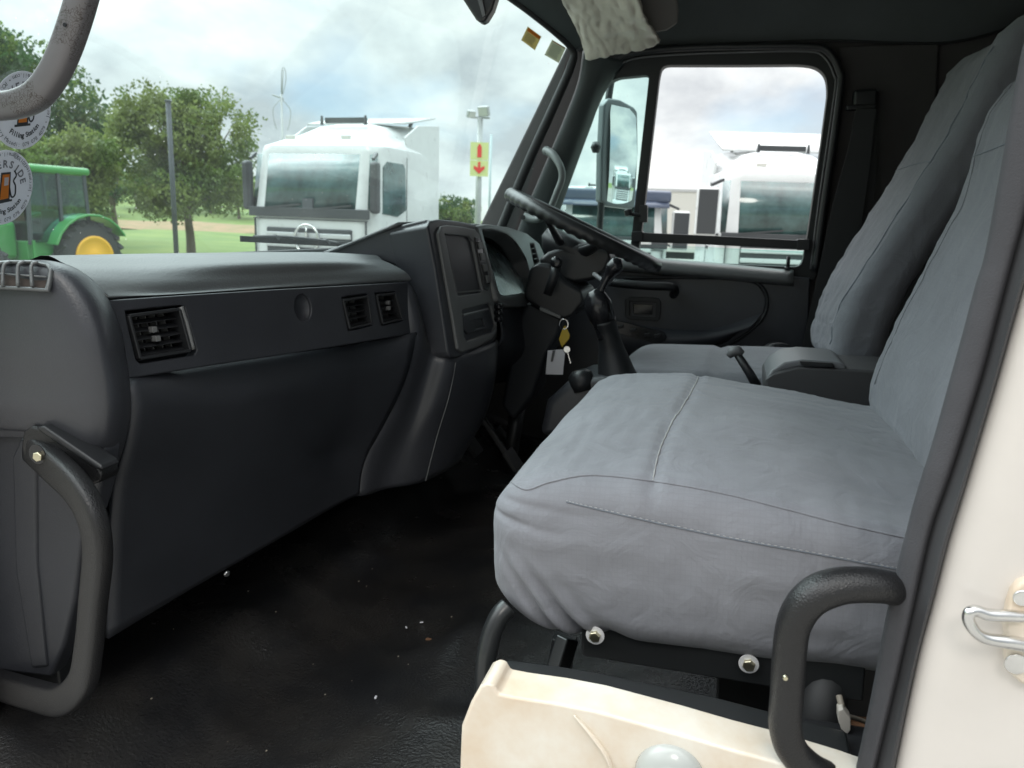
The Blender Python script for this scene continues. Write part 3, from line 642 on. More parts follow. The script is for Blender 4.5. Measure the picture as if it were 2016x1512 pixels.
# two round dials seen through the lens
dl = MB()
for x, y in ((1000, 540), (1022, 552)):
    p = hit(x, y, BP3)+Vector((0, .10, 0)); dl.lathe([(0, .045), (.004, .048), (.006, .040)], p, (0, -1, .4), 28)
dl.build('dial', BLK, cl, smooth=True)
rb('dash_body', (1.16, .68, .40), (2.04, 1.10, .66), LOW, dash, bevel=.02)
rb('dash_body', (.15, .88, .25), (1.12, 1.08, .655), LOW, dash, bevel=.02)
grid('knee_panel', [SS([(984, 592, 1.14), (1000, 606, 1.3), (1040, 606, 1.5), (1066, 596, 1.85), (1075, 590, 2.02)]),
                    SS([(984, 625, 1.14), (1004, 640, 1.3), (1044, 640, 1.5), (1072, 630, 1.85), (1082, 620, 2.02)]),
                    SS([(980, 680, 1.14), (1000, 700, 1.3), (1044, 700, 1.5), (1080, 690, 1.85), (1090, 670, 2.02)]),
                    [p+Vector((0, .12, -.02)) for p in SS([(975, 740, 1.14), (995, 750, 1.3), (1040, 745, 1.5), (1080, 735, 1.85), (1090, 700, 2.02)])]], LOW, dash, solid=.006)
# paddings between the binnacle and pad: forward deck
grid('top_deck', [[Vector((x, y, z)) for x, y, z in ((.86, .70, .80), (1.1, .66, .80), (1.5, .66, .78), (1.8, .70, .76), (2.0, .72, .72))],
                  [Vector((x, y, z)) for x, y, z in ((.86, .90, .73), (1.1, .88, .74), (1.5, .88, .73), (1.8, .86, .72), (2.0, .80, .70))],
                  [Vector((x, y, z)) for x, y, z in ((.86, 1.09, .67), (1.1, 1.09, .67), (1.5, 1.07, .67), (1.8, .99, .67), (2.0, .80, .67))]], PAD, dash, solid=.006)

# ================================================================== STEERING
wa, wb = S(1003, 380, 1.5), S(1299, 527, 1.5); wc = (wa+wb)/2; wt = (wa-wb)/2; WR = wt.length-.014; wt.normalize(); wn = Vector((1, 0, 0)).cross(wt)
if wn.z < 0: wn = -wn
wn0 = wt.cross((wc-CAM).normalized()).normalized()
if wn0.dot(wn) < 0: wn0 = -wn0
wn = (wn*.35+wn0*.65).normalized(); wn = (wn-wt*wn.dot(wt)).normalized()
sw_ = T('steering_wheel', 'large black steering wheel tilted nearly flat, with finger-grip rim', 'steering wheel', tuple(wc))
X1 = wt.cross(wn).normalized(); m = MB(); pts = []
n_ = 180
vs = []; fs = []
for i in range(n_):
    a = 2*math.pi*i/n_; rad = X1*math.cos(a)+wt*math.sin(a)
    for k in range(14):
        b = 2*math.pi*k/14; rr = .0175+(.0022*math.sin(a*48) if math.sin(b) < -.2 else 0)
        vs.append(wc+rad*(WR+rr*math.cos(b))+wn*rr*1.05*math.sin(b))
for i in range(n_):
    for k in range(14): fs.append((i*14+k, i*14+(k+1) % 14, ((i+1) % n_)*14+(k+1) % 14, ((i+1) % n_)*14+k))
mk('rim', vs, fs, mat('wheel_rim', (.028, .029, .030), .34, bump=.3, bscale=350, dist=.0006), sw_, smooth=True)
hubc = wc-wn*.055
for a in (20, 160, 205, 335):
    rad = X1*math.cos(R(a))+wt*math.sin(R(a)); m = MB()
    m.tube(cr([wc+rad*WR, wc+rad*(WR-.05)-wn*.02, wc+rad*.09-wn*.055], 5), [.011, .013, .02], 8, flat=.6); m.build('spoke', BLK, sw_, smooth=True)
m = MB(); m.lathe([(-.05, .05), (-.04, .085), (-.01, .10), (.015, .095), (.025, .07), (.028, .0)], hubc, wn, 30); m.build('horn_pad', BLK, sw_, smooth=True)
colm = T('steering_column', 'black shrouded steering column with stalks and hanging key below the steering wheel', 'steering column', (1.45, .5, .3))
CP = PX(1.36)
plate('switch_shroud', [(1058, 512), (1078, 496), (1110, 484), (1160, 478), (1196, 490), (1204, 512), (1192, 535), (1166, 552), (1130, 558), (1096, 548), (1072, 530)], PX(1.40), .22, BLK, colm, bevel=.02, seg=4)
plate('column_pod', [(1042, 528), (1062, 517), (1084, 522), (1110, 552), (1144, 572), (1150, 596), (1128, 622), (1110, 630), (1070, 614), (1034, 592), (1030, 574)], CP, .20, BLK, colm, bevel=.012, seg=3)
plate('pod_lip', [(1062, 604), (1104, 622), (1104, 628), (1062, 611)], PX(1.352), .01, BEZ, colm, bevel=.002)
plate('lower_shroud', [(1034, 594), (1108, 630), (1100, 660), (1076, 700), (1050, 780), (1010, 830), (985, 800), (1000, 720), (1006, 650)], PX(1.40), .14, mat('shroud_plastic', (.022, .025, .030), .55), colm, bevel=.015, seg=3)
m = MB(); m.tube([S(1096, 517, 1.33), S(1092, 540, 1.32), S(1078, 580, 1.32)], [.014, .013, .012], 12); m.build('stalk', BLK, colm, smooth=True)
m = MB(); p = S(1096, 517, 1.325); m.lathe([(0, .016), (.01, .016), (.014, .010)], p, (-1, 0, .1), 18); m.build('stalk_cap', GLB, colm, smooth=True)
m = MB(); m.tube(cr([S(1170, 540, 1.30), S(1195, 556, 1.22), S(1206, 540, 1.2), S(1213, 522, 1.19)], 4), [.006, .006, .008, .011], 10); m.build('stalk', GRY, colm, smooth=True)
m = MB(); m.tube([S(1020, 800, 1.46), S(1000, 930, 1.46)], .022, 12); m.build('column_shaft', BLK, colm, smooth=True)
# keys
key = T('key_bunch', 'bunch of keys with yellow fob and white tag hanging from the steering column', 'keys', tuple(S(1108, 640, 1.34)))
plate('yellow_fob', [(1112, 640), (1122, 660), (1120, 668), (1106, 684), (1100, 668), (1106, 650)], PX(1.34), .006, YEL, key, bevel=.002)
plate('white_tag', [(1078, 690), (1108, 688), (1112, 696), (1108, 738), (1074, 737)], PX(1.345), .003, WHT, key, bevel=.001)
plate('key_blade', [(1088, 690), (1093, 690), (1088, 712), (1084, 712)], PX(1.338), .002, GRY, key, bevel=.0004)
m = MB(); m.bar(S(1117, 690, 1.335), S(1124, 715, 1.335), .007, .002); m.lathe([(0, .009), (.002, .009)], S(1116, 688, 1.334), (1, 0, 0), 12); m.build('key_blade', CHR, key)
m = MB(); m.tube([S(1110, 628, 1.34)+Vector((0, .012*math.cos(t), -.014+.014*math.sin(t))) for t in np.linspace(0, 2*math.pi, 17)[:-1]], .0014, 6, closed=True)
m.build('key_ring', CHR, key)
# gear lever with its boot
gl_ = T('gear_lever', 'black gear lever with tall rubber boot beside the steering column', 'gear lever', tuple(S(1200, 740, 1.16)))
m = MB(); m.tube(cr([S(1215, 742, 1.18), S(1206, 700, 1.18), S(1198, 660, 1.17), S(1190, 630, 1.16)], 5), [.050, .040, .030, .026, .028], 20); m.build('boot', BLK, gl_, smooth=True)
m = MB(); m.tube(cr([S(1194, 668, 1.16), S(1190, 640, 1.16), S(1180, 610, 1.15), S(1172, 585, 1.15), S(1166, 572, 1.15)], 5), [.020, .026, .032, .034, .026, .012], 18, flat=.75, updir=(0, 1, 0)); m.build('lever_gaiter', GLB, gl_, smooth=True)
m = MB(); m.tube(cr([S(1178, 584, 1.15), S(1190, 556, 1.15), S(1202, 536, 1.15), S(1212, 524, 1.15), S(1226, 520, 1.15)], 6), [.010, .010, .012, .019, .021, .012], 14); m.build('lever_knob', GLB, gl_, smooth=True)
# small round cap and hump cover left of the bench
hump = T('tunnel_cover', 'dark rubber tunnel cover with a round cap ahead of the bench seat', 'cover', tuple(S(1120, 800, 1.2)))
plate('cover', [(1060, 860), (1075, 790), (1110, 758), (1140, 745), (1180, 742), (1230, 745), (1230, 860)], PX(1.12), .22, PL, hump, bevel=.02, seg=3)
m = MB(); m.lathe([(-.02, .03), (0, .032), (.02, .030), (.03, .018), (.032, 0)], S(1146, 752, 1.14), (0, .3, 1), 20); m.build('cap', BLK, hump, smooth=True)
# pedals in the dark footwell
ped = T('pedals', 'dark pedals in the shadowed footwell beyond the centre stack', 'pedals', (1.3, .9, .1))
for (x, y, s_) in ((932, 878, .05), (986, 860, .05), (1010, 905, .04)):
    p = S(x, y, 1.45 if x < 1000 else 1.3); m = MB(); M_ = Matrix.Translation(p) @ Matrix.Rotation(R(-35), 4, 'X')
    m.box((-.035, -.006, -.03), (.035, .006, .03), M_); m.bar(p+Vector((0, .01, 0)), p+Vector((0, .12, .16)), .014); m.build('pedal', BLK, ped, bevel=.002)

# ================================================================== SEATS
def nz(x, y, z, s): return noise.noise(Vector((x*s, y*s, z*s)))
bench = T('bench_seat', 'wide near bench seat in a smooth grey fabric cover with piped seams', 'bench seat', (.5, 0, .1))
def bfn(v):
    x, y, z = v
    tz = (z-.28)/.215                       # 0 bottom 1 top
    u_ = (x-.15)/.71
    g_ = max(0, min(1, (tz-.45)/.4)); g_ = g_*g_*(3-2*g_); z_in = z
    if g_ > 0:
        z += .012*math.sin(max(0, min(1, u_))*math.pi)*math.sin(max(0, min(1, (y+.33)/.6))*math.pi)
        z += .004*nz(x, y, 0, 8)+.0016*nz(x*.6, y*4, 0, 20)+(.0030*abs(nz(x*.5, y*3.2, 4, 11)) if y > .05 else .0016*nz(x*1.5, y*.5, 8, 26))
        # seam across the cushion with puckering
        ds = abs(y-.071-.012*math.sin(x*6))
        z -= .006*math.exp(-(ds/.007)**2)
        z += .0012*math.exp(-(ds/.03)**2)*math.sin(x*180)
        # drop over the front
        if y > .16: z -= .020*((y-.16)/.12)**2
        if u_ < .2 and y > .10: z -= .010*(1-u_/.2)*((y-.10)/.17)
        rr_ = max(0, (.08-y)/.33); z -= (.045+.010*max(0, 1-u_/.3))*rr_**1.2   # sags toward the rear
        z = z_in+(z-z_in)*g_
    # skirt
    if x < .30:
        k = max(0, 1-tz); f = 1-((x-.15)/.15 if x > .15 else 0)
        w_ = math.sin(y*46+1.2)*.5+math.sin(y*23+z*12)*.6
        x -= .010*f*math.sin(min(1, max(0, tz))*math.pi) - .0025*k*f*w_
        kk = max(0, min(1, 1.15-tz*1.9)); kk = kk*kk*(3-2*kk)
        def fd(c0, w0): return math.exp(-((y-c0-.75*(z-.30))/w0)**2)*kk*f
        x += .010*fd(.200, .009) + .015*fd(.168, .010) + .006*fd(.138, .012) - .005*fd(.184, .008) - .005*fd(.152, .010)
        x += .003*nz(y*1, z*3, 0, 10)*f+.0012*nz(y*2, z*1, 5, 22)*f
        # crease running back from the front corner
        cz = .458-.10*max(0, (.27-y))*.6
        x += .004*f*math.exp(-((z-cz)/.006)**2)*max(0, 1-(.27-y)/.16)
        # second crease
        x += .005*f*math.exp(-((z-cz+.022+.3*max(0, .27-y)*.2)/.005)**2)*max(0, 1-(.27-y)/.10)
        if tz < .25:
            z += (.008*math.exp(-((y-.125)/.02)**2)-.006*math.exp(-((y-.20)/.03)**2)+.0015*math.sin(y*30))*(1-tz*4)
    z += .028*max(0, (y-.17)/.1)**2*(1-tz) if y > .17 else 0
    return Vector((x, y, z))
me = soft_box((.148, -.36, .285), (.865, .278, .497), (.035, .055, .040), 110, bfn)
cush = link('cushion', me, FAB, bench, smooth=True)
me.name = 'cushion'
def surf_line(fn_xyz, ts, r, name, par, mt):
    m = MB(); m.tube([fn_xyz(t) for t in ts], r, 6); return m.build(name, mt, par, smooth=True)
# piping / stitching following the cushion (ray cast on its mesh)
from mathutils.bvhtree import BVHTree
bmm = bmesh.new(); bmm.from_mesh(me); bv = BVHTree.FromBMesh(bmm)
def drop(x, y): h = bv.ray_cast(Vector((x, y, 1.0)), Vector((0, 0, -1))); return h[0] or Vector((x, y, .49))
def push(y, z): h = bv.ray_cast(Vector((-.3, y, z)), Vector((1, 0, 0))); return h[0] or Vector((.15, y, z))
surf_line(lambda t: drop(t, .071+.012*math.sin(t*6))+Vector((0, .001, .0002)), np.linspace(.175, .85, 60), .0011, 'seam', cush, THR)
def onmesh(b, pts, n_=60):
    q = cr([Vector((x, y, 0)) for x, y in pts], 14); out = []
    for p in q:
        h = b.ray_cast(CAM, ray(p.x, p.y).normalized())
        if h[0]: out.append(h[0]+h[1]*.0004)
    return out
upl = onmesh(bv, [(1002, 945), (1036, 964), (1085, 949), (1167, 936), (1295, 949), (1423, 972), (1540, 1001), (1660, 1032), (1785, 1060)])
m = MB(); m.tube(upl, .0013, 6); m.build('piping', FAB, cush, smooth=True)
lol = onmesh(bv, [(1115, 988), (1248, 1019), (1423, 1057), (1598, 1089), (1770, 1121)]); m = MB(); m.tube(lol, .0010, 6); m.build('hem_seam', FABD, cush, smooth=True)
st = MB(); acc = 0
for a, b in zip(lol[:-1], lol[1:]):
    L_ = (b-a).length; k_ = max(1, int(L_/.0046))
    for i in range(k_): st.bar(a.lerp(b, i/k_)+Vector((-.0006, 0, .0016)), a.lerp(b, (i+.5)/k_)+Vector((-.0006, 0, .0016)), .0007, .0007)
st.build('stitching', THR, cush)
# backrest of the bench
bprof = [S(x, y, .84) for x, y in ((1722, 870), (1703, 800), (1716, 730), (1748, 660), (1780, 596), (1815, 530), (1850, 460), (1884, 395), (1905, 330), (1922, 262), (1944, 215), (1975, 168), (2010, 135), (2060, 110))]
bz = [p.z for p in bprof]; by = [p.y for p in bprof]
def backfn(zs, ys, x0, x1, bol=.02, seed=0, topz=None, wr=1.0):
    o_ = sorted(zip(zs, ys)); zs2 = [a for a, b in o_]; ys2 = [b for a, b in o_]
    def f(v):
        x, y, z = v; u_ = (x-x0)/(x1-x0)
        front = max(0, min(1, (y+.10)/.10))
        c = max(0, math.sin(max(0, min(1, u_))*math.pi))
        yy = y+float(np.interp(z, zs2, ys2))
        yy -= bol*front*c**1.5
        e_ = math.exp(-((u_-.10)/.035)**2)+math.exp(-((u_-.90)/.035)**2)
        yy += wr*.006*front*e_*nz(x*2, seed, z, 24)+wr*.004*front*(1-abs(nz(x*1.2, seed, z*2, 14)))**6+front*.002*nz(x, seed, z, 10)*wr
        return Vector((x+wr*.003*e_*nz(0, seed, z, 30), yy, z))
    return f
f_ = backfn(bz, by, .16, .865, .012, 1, wr=.6)
me = soft_box((.16, -.14, .40), (.865, 0, 1.055), (.045, .05, .09), 80, f_)
bb = link('backrest', me, FAB, bench, smooth=True)
bmm = bmesh.new(); bmm.from_mesh(me); bv2 = BVHTree.FromBMesh(bmm)
def pushb(x, z, b=None): h = (b or bv2).ray_cast(Vector((x, 1.0, z)), Vector((0, -1, 0))); return h[0] or Vector((x, np.interp(z, sorted(bz), by[::-1]), z))
surf_line(lambda t: pushb(.80+.006*math.sin(t*22), t)+Vector((0, .0004, 0)), np.linspace(.50, 1.04, 50), .0012, 'piping', bb, FAB)
surf_line(lambda t: pushb(t, .905+.012*math.sin(t*5))+Vector((0, .0003, 0)), np.linspace(.82, .22, 40), .0012, 'seam', bb, FABD)
# black frame under the bench
fr = MB()
fr.bar(S(1150, 1245, .19), S(1700, 1330, .17), .05, .03, up=Vector((1, 0, 0)))
fr.box((.18, -.34, .29), (.84, .22, .31))
fr.build('seat_base', BLK_METAL, bench, bevel=.003)
for x, y in ((1172, 1250), (1474, 1306)):
    p = S(x, y, .155); m = MB(); m.lathe([(0, .0115), (.0022, .0115), (.0022, .0066), (.003, .0066)], p, (-1, 0, .02), 24); wsh = m.build('washer', MATS.get('washer_zinc') or mat('washer_zinc', (.72, .72, .72), .4, .2), bench, bevel=.0004)
    m = MB(); m.lathe([(.002, .0074), (.0065, .0074), (.0075, .0062), (.0078, .0)], p, (-1, 0, .02), 6); m.build('bolt_head', GOLD, wsh, bevel=.0005)
m = MB(); m.tube(cr([S(1000, 1195, .14), S(982, 1215, .13), S(966, 1255, .12), S(956, 1310, .11), S(952, 1400, .11)], 5), .0125, 14); m.build('frame_hoop', BLK_METAL, bench, smooth=True)
MB().bar(S(1118, 1255, .30), S(1078, 1385, .26), .022, .03).build('frame_brace', BLK_METAL, bench, bevel=.003); MB().bar(S(1112, 1255, .50), S(1100, 1330, .50), .03, .04).build('frame_brace', BLK_METAL, bench, bevel=.003)
rb('under_box', (.30, -.40, .0), (.80, .0, .26), BLK, bench)
# driver seat
drv = T('driver_seat', 'far high-backed driver seat in a grey fabric cover behind the steering wheel', 'driver seat', (1.5, -.1, .1))
dprof = [S(x, y, 1.74) for x, y in ((1588, 730), (1590, 680), (1603, 610), (1630, 545), (1672, 480), (1706, 425), (1742, 366), (1778, 310), (1808, 250), (1838, 190), (1862, 145), (1888, 118), (1920, 100))]
dz = [p.z for p in dprof]; dy = [p.y for p in dprof]
f2 = backfn(dz, dy, 1.26, 1.76, .030, 5, wr=1.1)
me = soft_box((1.26, -.13, .42), (1.76, 0, 1.24), (.05, .05, .04), 70, f2); db = link('backrest', me, FAB, drv, smooth=True)
bmm = bmesh.new(); bmm.from_mesh(me); bv3 = BVHTree.FromBMesh(bmm)
surf_line(lambda t: pushb(1.30+.006*math.sin(t*25), t, bv3)+Vector((0, .0004, 0)), np.linspace(.50, 1.16, 50), .002, 'piping', db, FABD)
surf_line(lambda t: pushb(t, .93+.01*math.sin(t*9), bv3)+Vector((0, .0004, 0)), np.linspace(1.74, 1.30, 30), .0016, 'seam', db, FABD)
def cfn(v):
    x, y, z = v
    if z > .38:
        z += .012*math.sin(max(0, min(1, (x-1.26)/.5))*math.pi); z += .003*nz(x, y, 2, 9); z -= .008*math.exp(-((y-.03)/.007)**2)
    return Vector((x, y, z))
me = soft_box((1.24, -.36, .26), (1.78, .30, .425), (.05, .07, .05), 50, cfn); link('cushion', me, FAB, drv, smooth=True)
rb('seat_base', (1.30, -.30, .0), (1.72, .18, .27), BLK, drv)
# armrest box between the seats
cns = T('console_box', 'dark grey storage console with light padded lid between the two seats', 'console', (1.04, -.25, .1))
plate('body', [(1506, 748), (1530, 732), (1570, 722), (1660, 726), (1760, 732), (1800, 740), (1800, 990), (1506, 990)], PX(.98), .20, mat('console_plastic', (.065, .065, .068), .5, bump=.2, bscale=400), cns, bevel=.012, seg=3)
plate('lid', [(1508, 746), (1520, 728), (1545, 713), (1580, 708), (1650, 713), (1668, 722), (1662, 730), (1640, 724), (1575, 722), (1538, 730), (1516, 748)], PX(.985), .19, mat('lid_vinyl', (.17, .175, .185), .42), cns, bevel=.006, seg=3)
plate('lid_recess', [(1574, 711), (1640, 715), (1644, 724), (1578, 720)], PX(.978), .01, BLK, cns, bevel=.002)
hb = T('park_brake_lever', 'short black lever with a worn silver knob in front of the console box', 'lever', tuple(S(1478, 745, 1.02)))
m = MB(); m.tube([S(1490, 760, 1.02), S(1476, 735, 1.02), S(1452, 698, 1.02)], [.011, .010, .0085], 12); m.build('shaft', BLK, hb, smooth=True)
m = MB(); p = S(1448, 692, 1.02); q = S(1434, 702, 1.02); m.tube([q, (p+q)/2+Vector((0, 0, .004)), p+Vector((0, -.006, .002)), p+Vector((0, -.016, -.004))], [.006, .011, .012, .006], 12); m.build('knob', GRY, hb, smooth=True)
hk = T('belt_buckle_loop', 'black looped trim beside the driver seat near the far door', 'loop', tuple(S(1520, 740, 1.9)))
m = MB(); m.tube(cr([S(1506, 760, 1.85), S(1508, 705, 1.85), S(1516, 685, 1.85), S(1534, 680, 1.85), S(1552, 684, 1.85)], 5), .010, 8)
m.build('loop', BLK, hk, smooth=True)
# ================================================================== NEAR DOORWAY
# A-pillar handles, sill, seals, striker
h1 = T('grab_handle', 'black grab handle low on the dashboard end cap, one bolt showing', 'grab handle', tuple(S(180, 1200, .03)), 'grab handles')
def gpath(pts, sub=7): return cr([S(*p) for p in pts], sub)
m = MB(); m.tube(gpath([(64, 880, .05), (100, 912, .03), (150, 960, .01), (182, 1020, .0), (192, 1090, .0), (184, 1180, .0), (174, 1280, .0), (160, 1345, .0), (120, 1378, .01), (60, 1366, .03), (0, 1348, .05), (-60, 1330, .06)]), [.012, .0125, .012, .0115, .0110, .0115, .012, .012, .011], 24, flat=1.68, updir=(1, 0, 0), sq=.5)
m.build('grip', GRIP, h1, smooth=True)
plate('mount', [(40, 880), (44, 850), (62, 838), (84, 842), (190, 915), (200, 932), (196, 950), (150, 965), (100, 945), (50, 915)], PX(.035), .03, GRIP, h1, bevel=.007, seg=4)
plate('mount_rib', [(68, 842), (84, 838), (196, 915), (202, 926), (190, 925), (80, 852)], PX(.030), .03, BLK, h1, bevel=.003)
m = MB(); m.lathe([(0, .0125), (.001, .0125)], S(74, 894, .0175), (-1, 0, 0), 24); sk = m.build('bolt_socket', GLB, h1)
m = MB(); m.lathe([(0, .0065), (.004, .0065), (.005, .005)], S(77, 898, .0160), (-1, -.2, 0), 6); m.build('bolt_head', GOLD, sk, bevel=.0005)
h2 = T('grab_handle', 'grey cracked grab handle across the near corner of the windscreen', 'grab handle', tuple(S(100, 170, .05)), 'grab handles')
g2 = mat('cracked_grey_grip', (.125, .12, .125), .42, bump=.3, bscale=300, var=.12, dist=.0006)
t = g2.node_tree; vo_ = nd(t, 'ShaderNodeTexVoronoi', Scale=230.0, feature='DISTANCE_TO_EDGE'); tcg = nd(t, 'ShaderNodeTexCoord'); nzg = nd(t, 'ShaderNodeTexNoise', Scale=22.0, Detail=2.0)
mpg = nd(t, 'ShaderNodeMixRGB'); mpg.inputs[0].default_value = .03
nzw = nd(t, 'ShaderNodeTexNoise', Scale=60.0); t.links.new(tcg.outputs['Object'], nzw.inputs['Vector'])
t.links.new(tcg.outputs['Object'], mpg.inputs[1]); t.links.new(nzw.outputs['Color'], mpg.inputs[2]); t.links.new(mpg.outputs[0], vo_.inputs['Vector']); t.links.new(tcg.outputs['Object'], nzg.inputs['Vector'])
crk = mth(t, 'MULTIPLY', mth(t, 'LESS_THAN', vo_.outputs['Distance'], .05), mth(t, 'GREATER_THAN', nzg.outputs[0], .53))
mxg = nd(t, 'ShaderNodeMixRGB'); pg = t.nodes['Principled BSDF']; src = pg.inputs['Base Color'].links[0].from_socket
t.links.new(crk, mxg.inputs[0]); t.links.new(src, mxg.inputs[1]); mxg.inputs[2].default_value = (.05, .042, .038, 1); t.links.new(mxg.outputs[0], pg.inputs['Base Color'])
m = MB(); m.tube(gpath([(-140, 210, .02), (-60, 212, .03), (0, 209, .035), (40, 203, .035), (75, 185, .035), (104, 148, .035), (128, 98, .035), (150, 35, .035), (168, -30, .035), (180, -100, .03)], 8), .0125, 24, flat=1.25, updir=(1, 0, 0), sq=.62)
m.build('grip', g2, h2, smooth=True)
m = MB(); m.lathe([(0, .0022), (.001, .0022)], S(128, 49, .0215), (-1, 0, 0), 12); m.build('screw_hole', GLB, h2)
h3 = T('grab_handle', 'small light grey grab handle on the far windscreen pillar behind the steering wheel', 'grab handle', tuple(S(1105, 360, 1.95)), 'grab handles')
g3 = mat('light_grey_grip', (.20, .22, .215), .45)
m = MB(); m.tube(gpath([(1076, 297, 1.975), (1090, 306, 1.95), (1104, 330, 1.93), (1106, 352, 1.93), (1096, 380, 1.93), (1082, 412, 1.94), (1060, 432, 1.96), (1034, 428, 1.975)]), [.020, .017, .014, .0135, .0135, .0135, .015, .020], 14, flat=.8, updir=(1, 0, 0))
m.build('grip', g3, h3, smooth=True)
for x, y in ((1077, 299), (1030, 428)): MB().lathe([(0, .0085), (.002, .0085)], S(x, y, 1.9535), (-1, 0, 0), 14).build('screw_hole', BLK, h3)
h4 = T('grab_handle', 'big black leather-grained grab handle on the near pillar beside the bench seat', 'grab handle', tuple(S(1550, 1300, .03)), 'grab handles')
m = MB(); m.tube(gpath([(1860, 1180, .03), (1780, 1163, .02), (1720, 1152, .0), (1650, 1154, -.01), (1596, 1178, -.015), (1564, 1225, -.015), (1554, 1290, -.015), (1549, 1370, -.015), (1546, 1430, -.015), (1562, 1480, -.01), (1610, 1522, 0), (1680, 1545, .02), (1760, 1560, .03)]), [.0165, .0165, .018, .0165, .0165, .0165, .0165, .0165], 20, flat=.9, updir=(1, 0, 0))
m.build('grip', GRIP, h4, smooth=True)
m = MB(); m.lathe([(0, .0026), (.002, .0020)], S(1546, 1334, -.031), (-1, -.1, 0), 10); m.build('screw', GOLD, h4)

# sill / wheel-arch panel of the body
sill = T('door_sill', 'stained cream painted body sill below the bench seat at the bottom edge', 'door sill', (-.02, .1, .0))
SP = PX(-.015)
s0 = [(905, 2050), (905, 1500), (908, 1430), (926, 1384), (944, 1352), (957, 1346), (972, 1350), (981, 1366), (1020, 1374), (1100, 1386), (1180, 1402), (1260, 1424), (1340, 1446), (1440, 1476), (1540, 1503), (1660, 1540), (1800, 1590), (1800, 2050)]
so_ = plate('sill_panel', s0, SP, .05, CRM2, sill, bevel=.009, seg=5)
m = MB(); m.tube(gpath([(1130, 1408, -.017), (1165, 1448, -.018), (1195, 1490, -.018), (1210, 1540, -.018)]), [.0015, .004, .005, .004], 8, flat=.4, updir=(1, 0, 0)); m.build('sealer_bead', CRM2, sill, smooth=True)
m = MB(); m.lathe([(0, .034), (.004, .033), (.010, .028), (.015, .018), (.017, .0)], S(1318, 1526, -.016), (-1, 0, .15), 32); m.build('dome_lens', mat('milky_lens', (.42, .44, .42), .25, coat=.5), sill, smooth=True)
rb('sill_edge', tuple(S(1545, 1512, .035)-Vector((.0, .0, .0))), tuple(S(965, 1340, .05)+Vector((.01, 0, -.01))), BLK, sill) if False else None
plate('edge_strip', [(972, 1344), (1080, 1358), (1180, 1376), (1260, 1394), (1400, 1424), (1540, 1462), (1680, 1500), (1680, 1560), (1540, 1512), (1400, 1470), (1240, 1426), (1100, 1394), (975, 1374)], PX(.036), .05, BLK_METAL, sill, bevel=.004, seg=3)
rb('sill_floor', (.03, -.5, .22), (.12, .24, .25), BLK, sill)
# near door pillar
bp = T('door_pillar', 'cream painted near door pillar with black rubber seal at the right edge', 'pillar', (0, -.3, .2))
Lb = [(2085, -420), (2058, -150), (2032, 30), (2014, 95), (2003, 150), (1987, 240), (1970, 340), (1940, 500), (1922, 560), (1898, 650), (1876, 730), (1837, 870), (1807, 965), (1784, 1050), (1748, 1200), (1718, 1360), (1686, 1512), (1664, 1620), (1600, 1900)]
Mb = [(2165, -420), (2138, -150), (2110, 40), (2090, 110), (2076, 180), (2056, 280), (2032, 380), (1999, 500), (1983, 560), (1962, 640), (1938, 730), (1901, 850), (1868, 950), (1834, 1050), (1800, 1200), (1766, 1350), (1727, 1512), (1705, 1620), (1642, 1900)]
Rb = [(2205, -420), (2178, -150), (2150, 60), (2140, 130), (2120, 220), (2100, 320), (2072, 420), (2034, 520), (2016, 570), (1990, 660), (1962, 760), (1932, 860), (1902, 960), (1871, 1060), (1840, 1180), (1806, 1310), (1764, 1512), (1742, 1620), (1680, 1900)]
pl_ = lambda pts, X, dy=0: [S(x, y, X)+Vector((0, dy, 0)) for x, y in pts]
grid('inner_seal', [pl_(Lb, .045), pl_(Lb, .012), [p+Vector((-.006, -.006, 0)) for p in pl_(Lb, .008)], [p+Vector((-.002, .004, 0)) for p in pl_(Mb, .0)], pl_(Mb, .01)], RUB, bp)
grid('outer_seal', [[p+Vector((.008, .003, 0)) for p in pl_(Mb, .004)], [p+Vector((-.008, -.004, 0)) for p in pl_(Mb, .0)], [p+Vector((-.010, .006, 0)) for p in pl_(Rb, -.004)], pl_(Rb, .006)], mat('outer_seal_rubber', (.040, .040, .043), .65, bump=.25, bscale=300, dist=.001), bp)
Cb = [(x+40, y) for x, y in Rb]; Db = [(x+120, y) for x, y in Rb]; Eb = [(x+330, y) for x, y in Rb]; Fb = [(x+520, y) for x, y in Rb]
grid('painted_jamb', [pl_(Rb, .012), pl_(Rb, -.002), pl_(Cb, -.010), pl_(Db, -.013), pl_(Eb, -.010), pl_(Fb, .004)], CRM, bp)
me2 = MB().box((.013, -.62, .1), (.05, -.24, 1.45)); me2.build('pillar_core', CRM, bp)
rb('pillar_cover', (.02, -.70, .60), (.06, -.36, 1.45), LIN, bp)
jm = T('front_door_jamb', 'near windscreen pillar and jamb just outside the dashboard end', 'pillar', (0, 1.0, 0))
m = MB(); m.tube(cr([Vector((-.03, 1.05, .64)), Vector((-.03, .97, 1.0)), Vector((-.02, .88, 1.35)), Vector((0, .78, 1.66))], 5), .034, 14); m.build('pillar', PIL, jm, smooth=True)
rb('painted_jamb', (-.06, .99, -.12), (.02, 1.16, .66), CRM, jm)
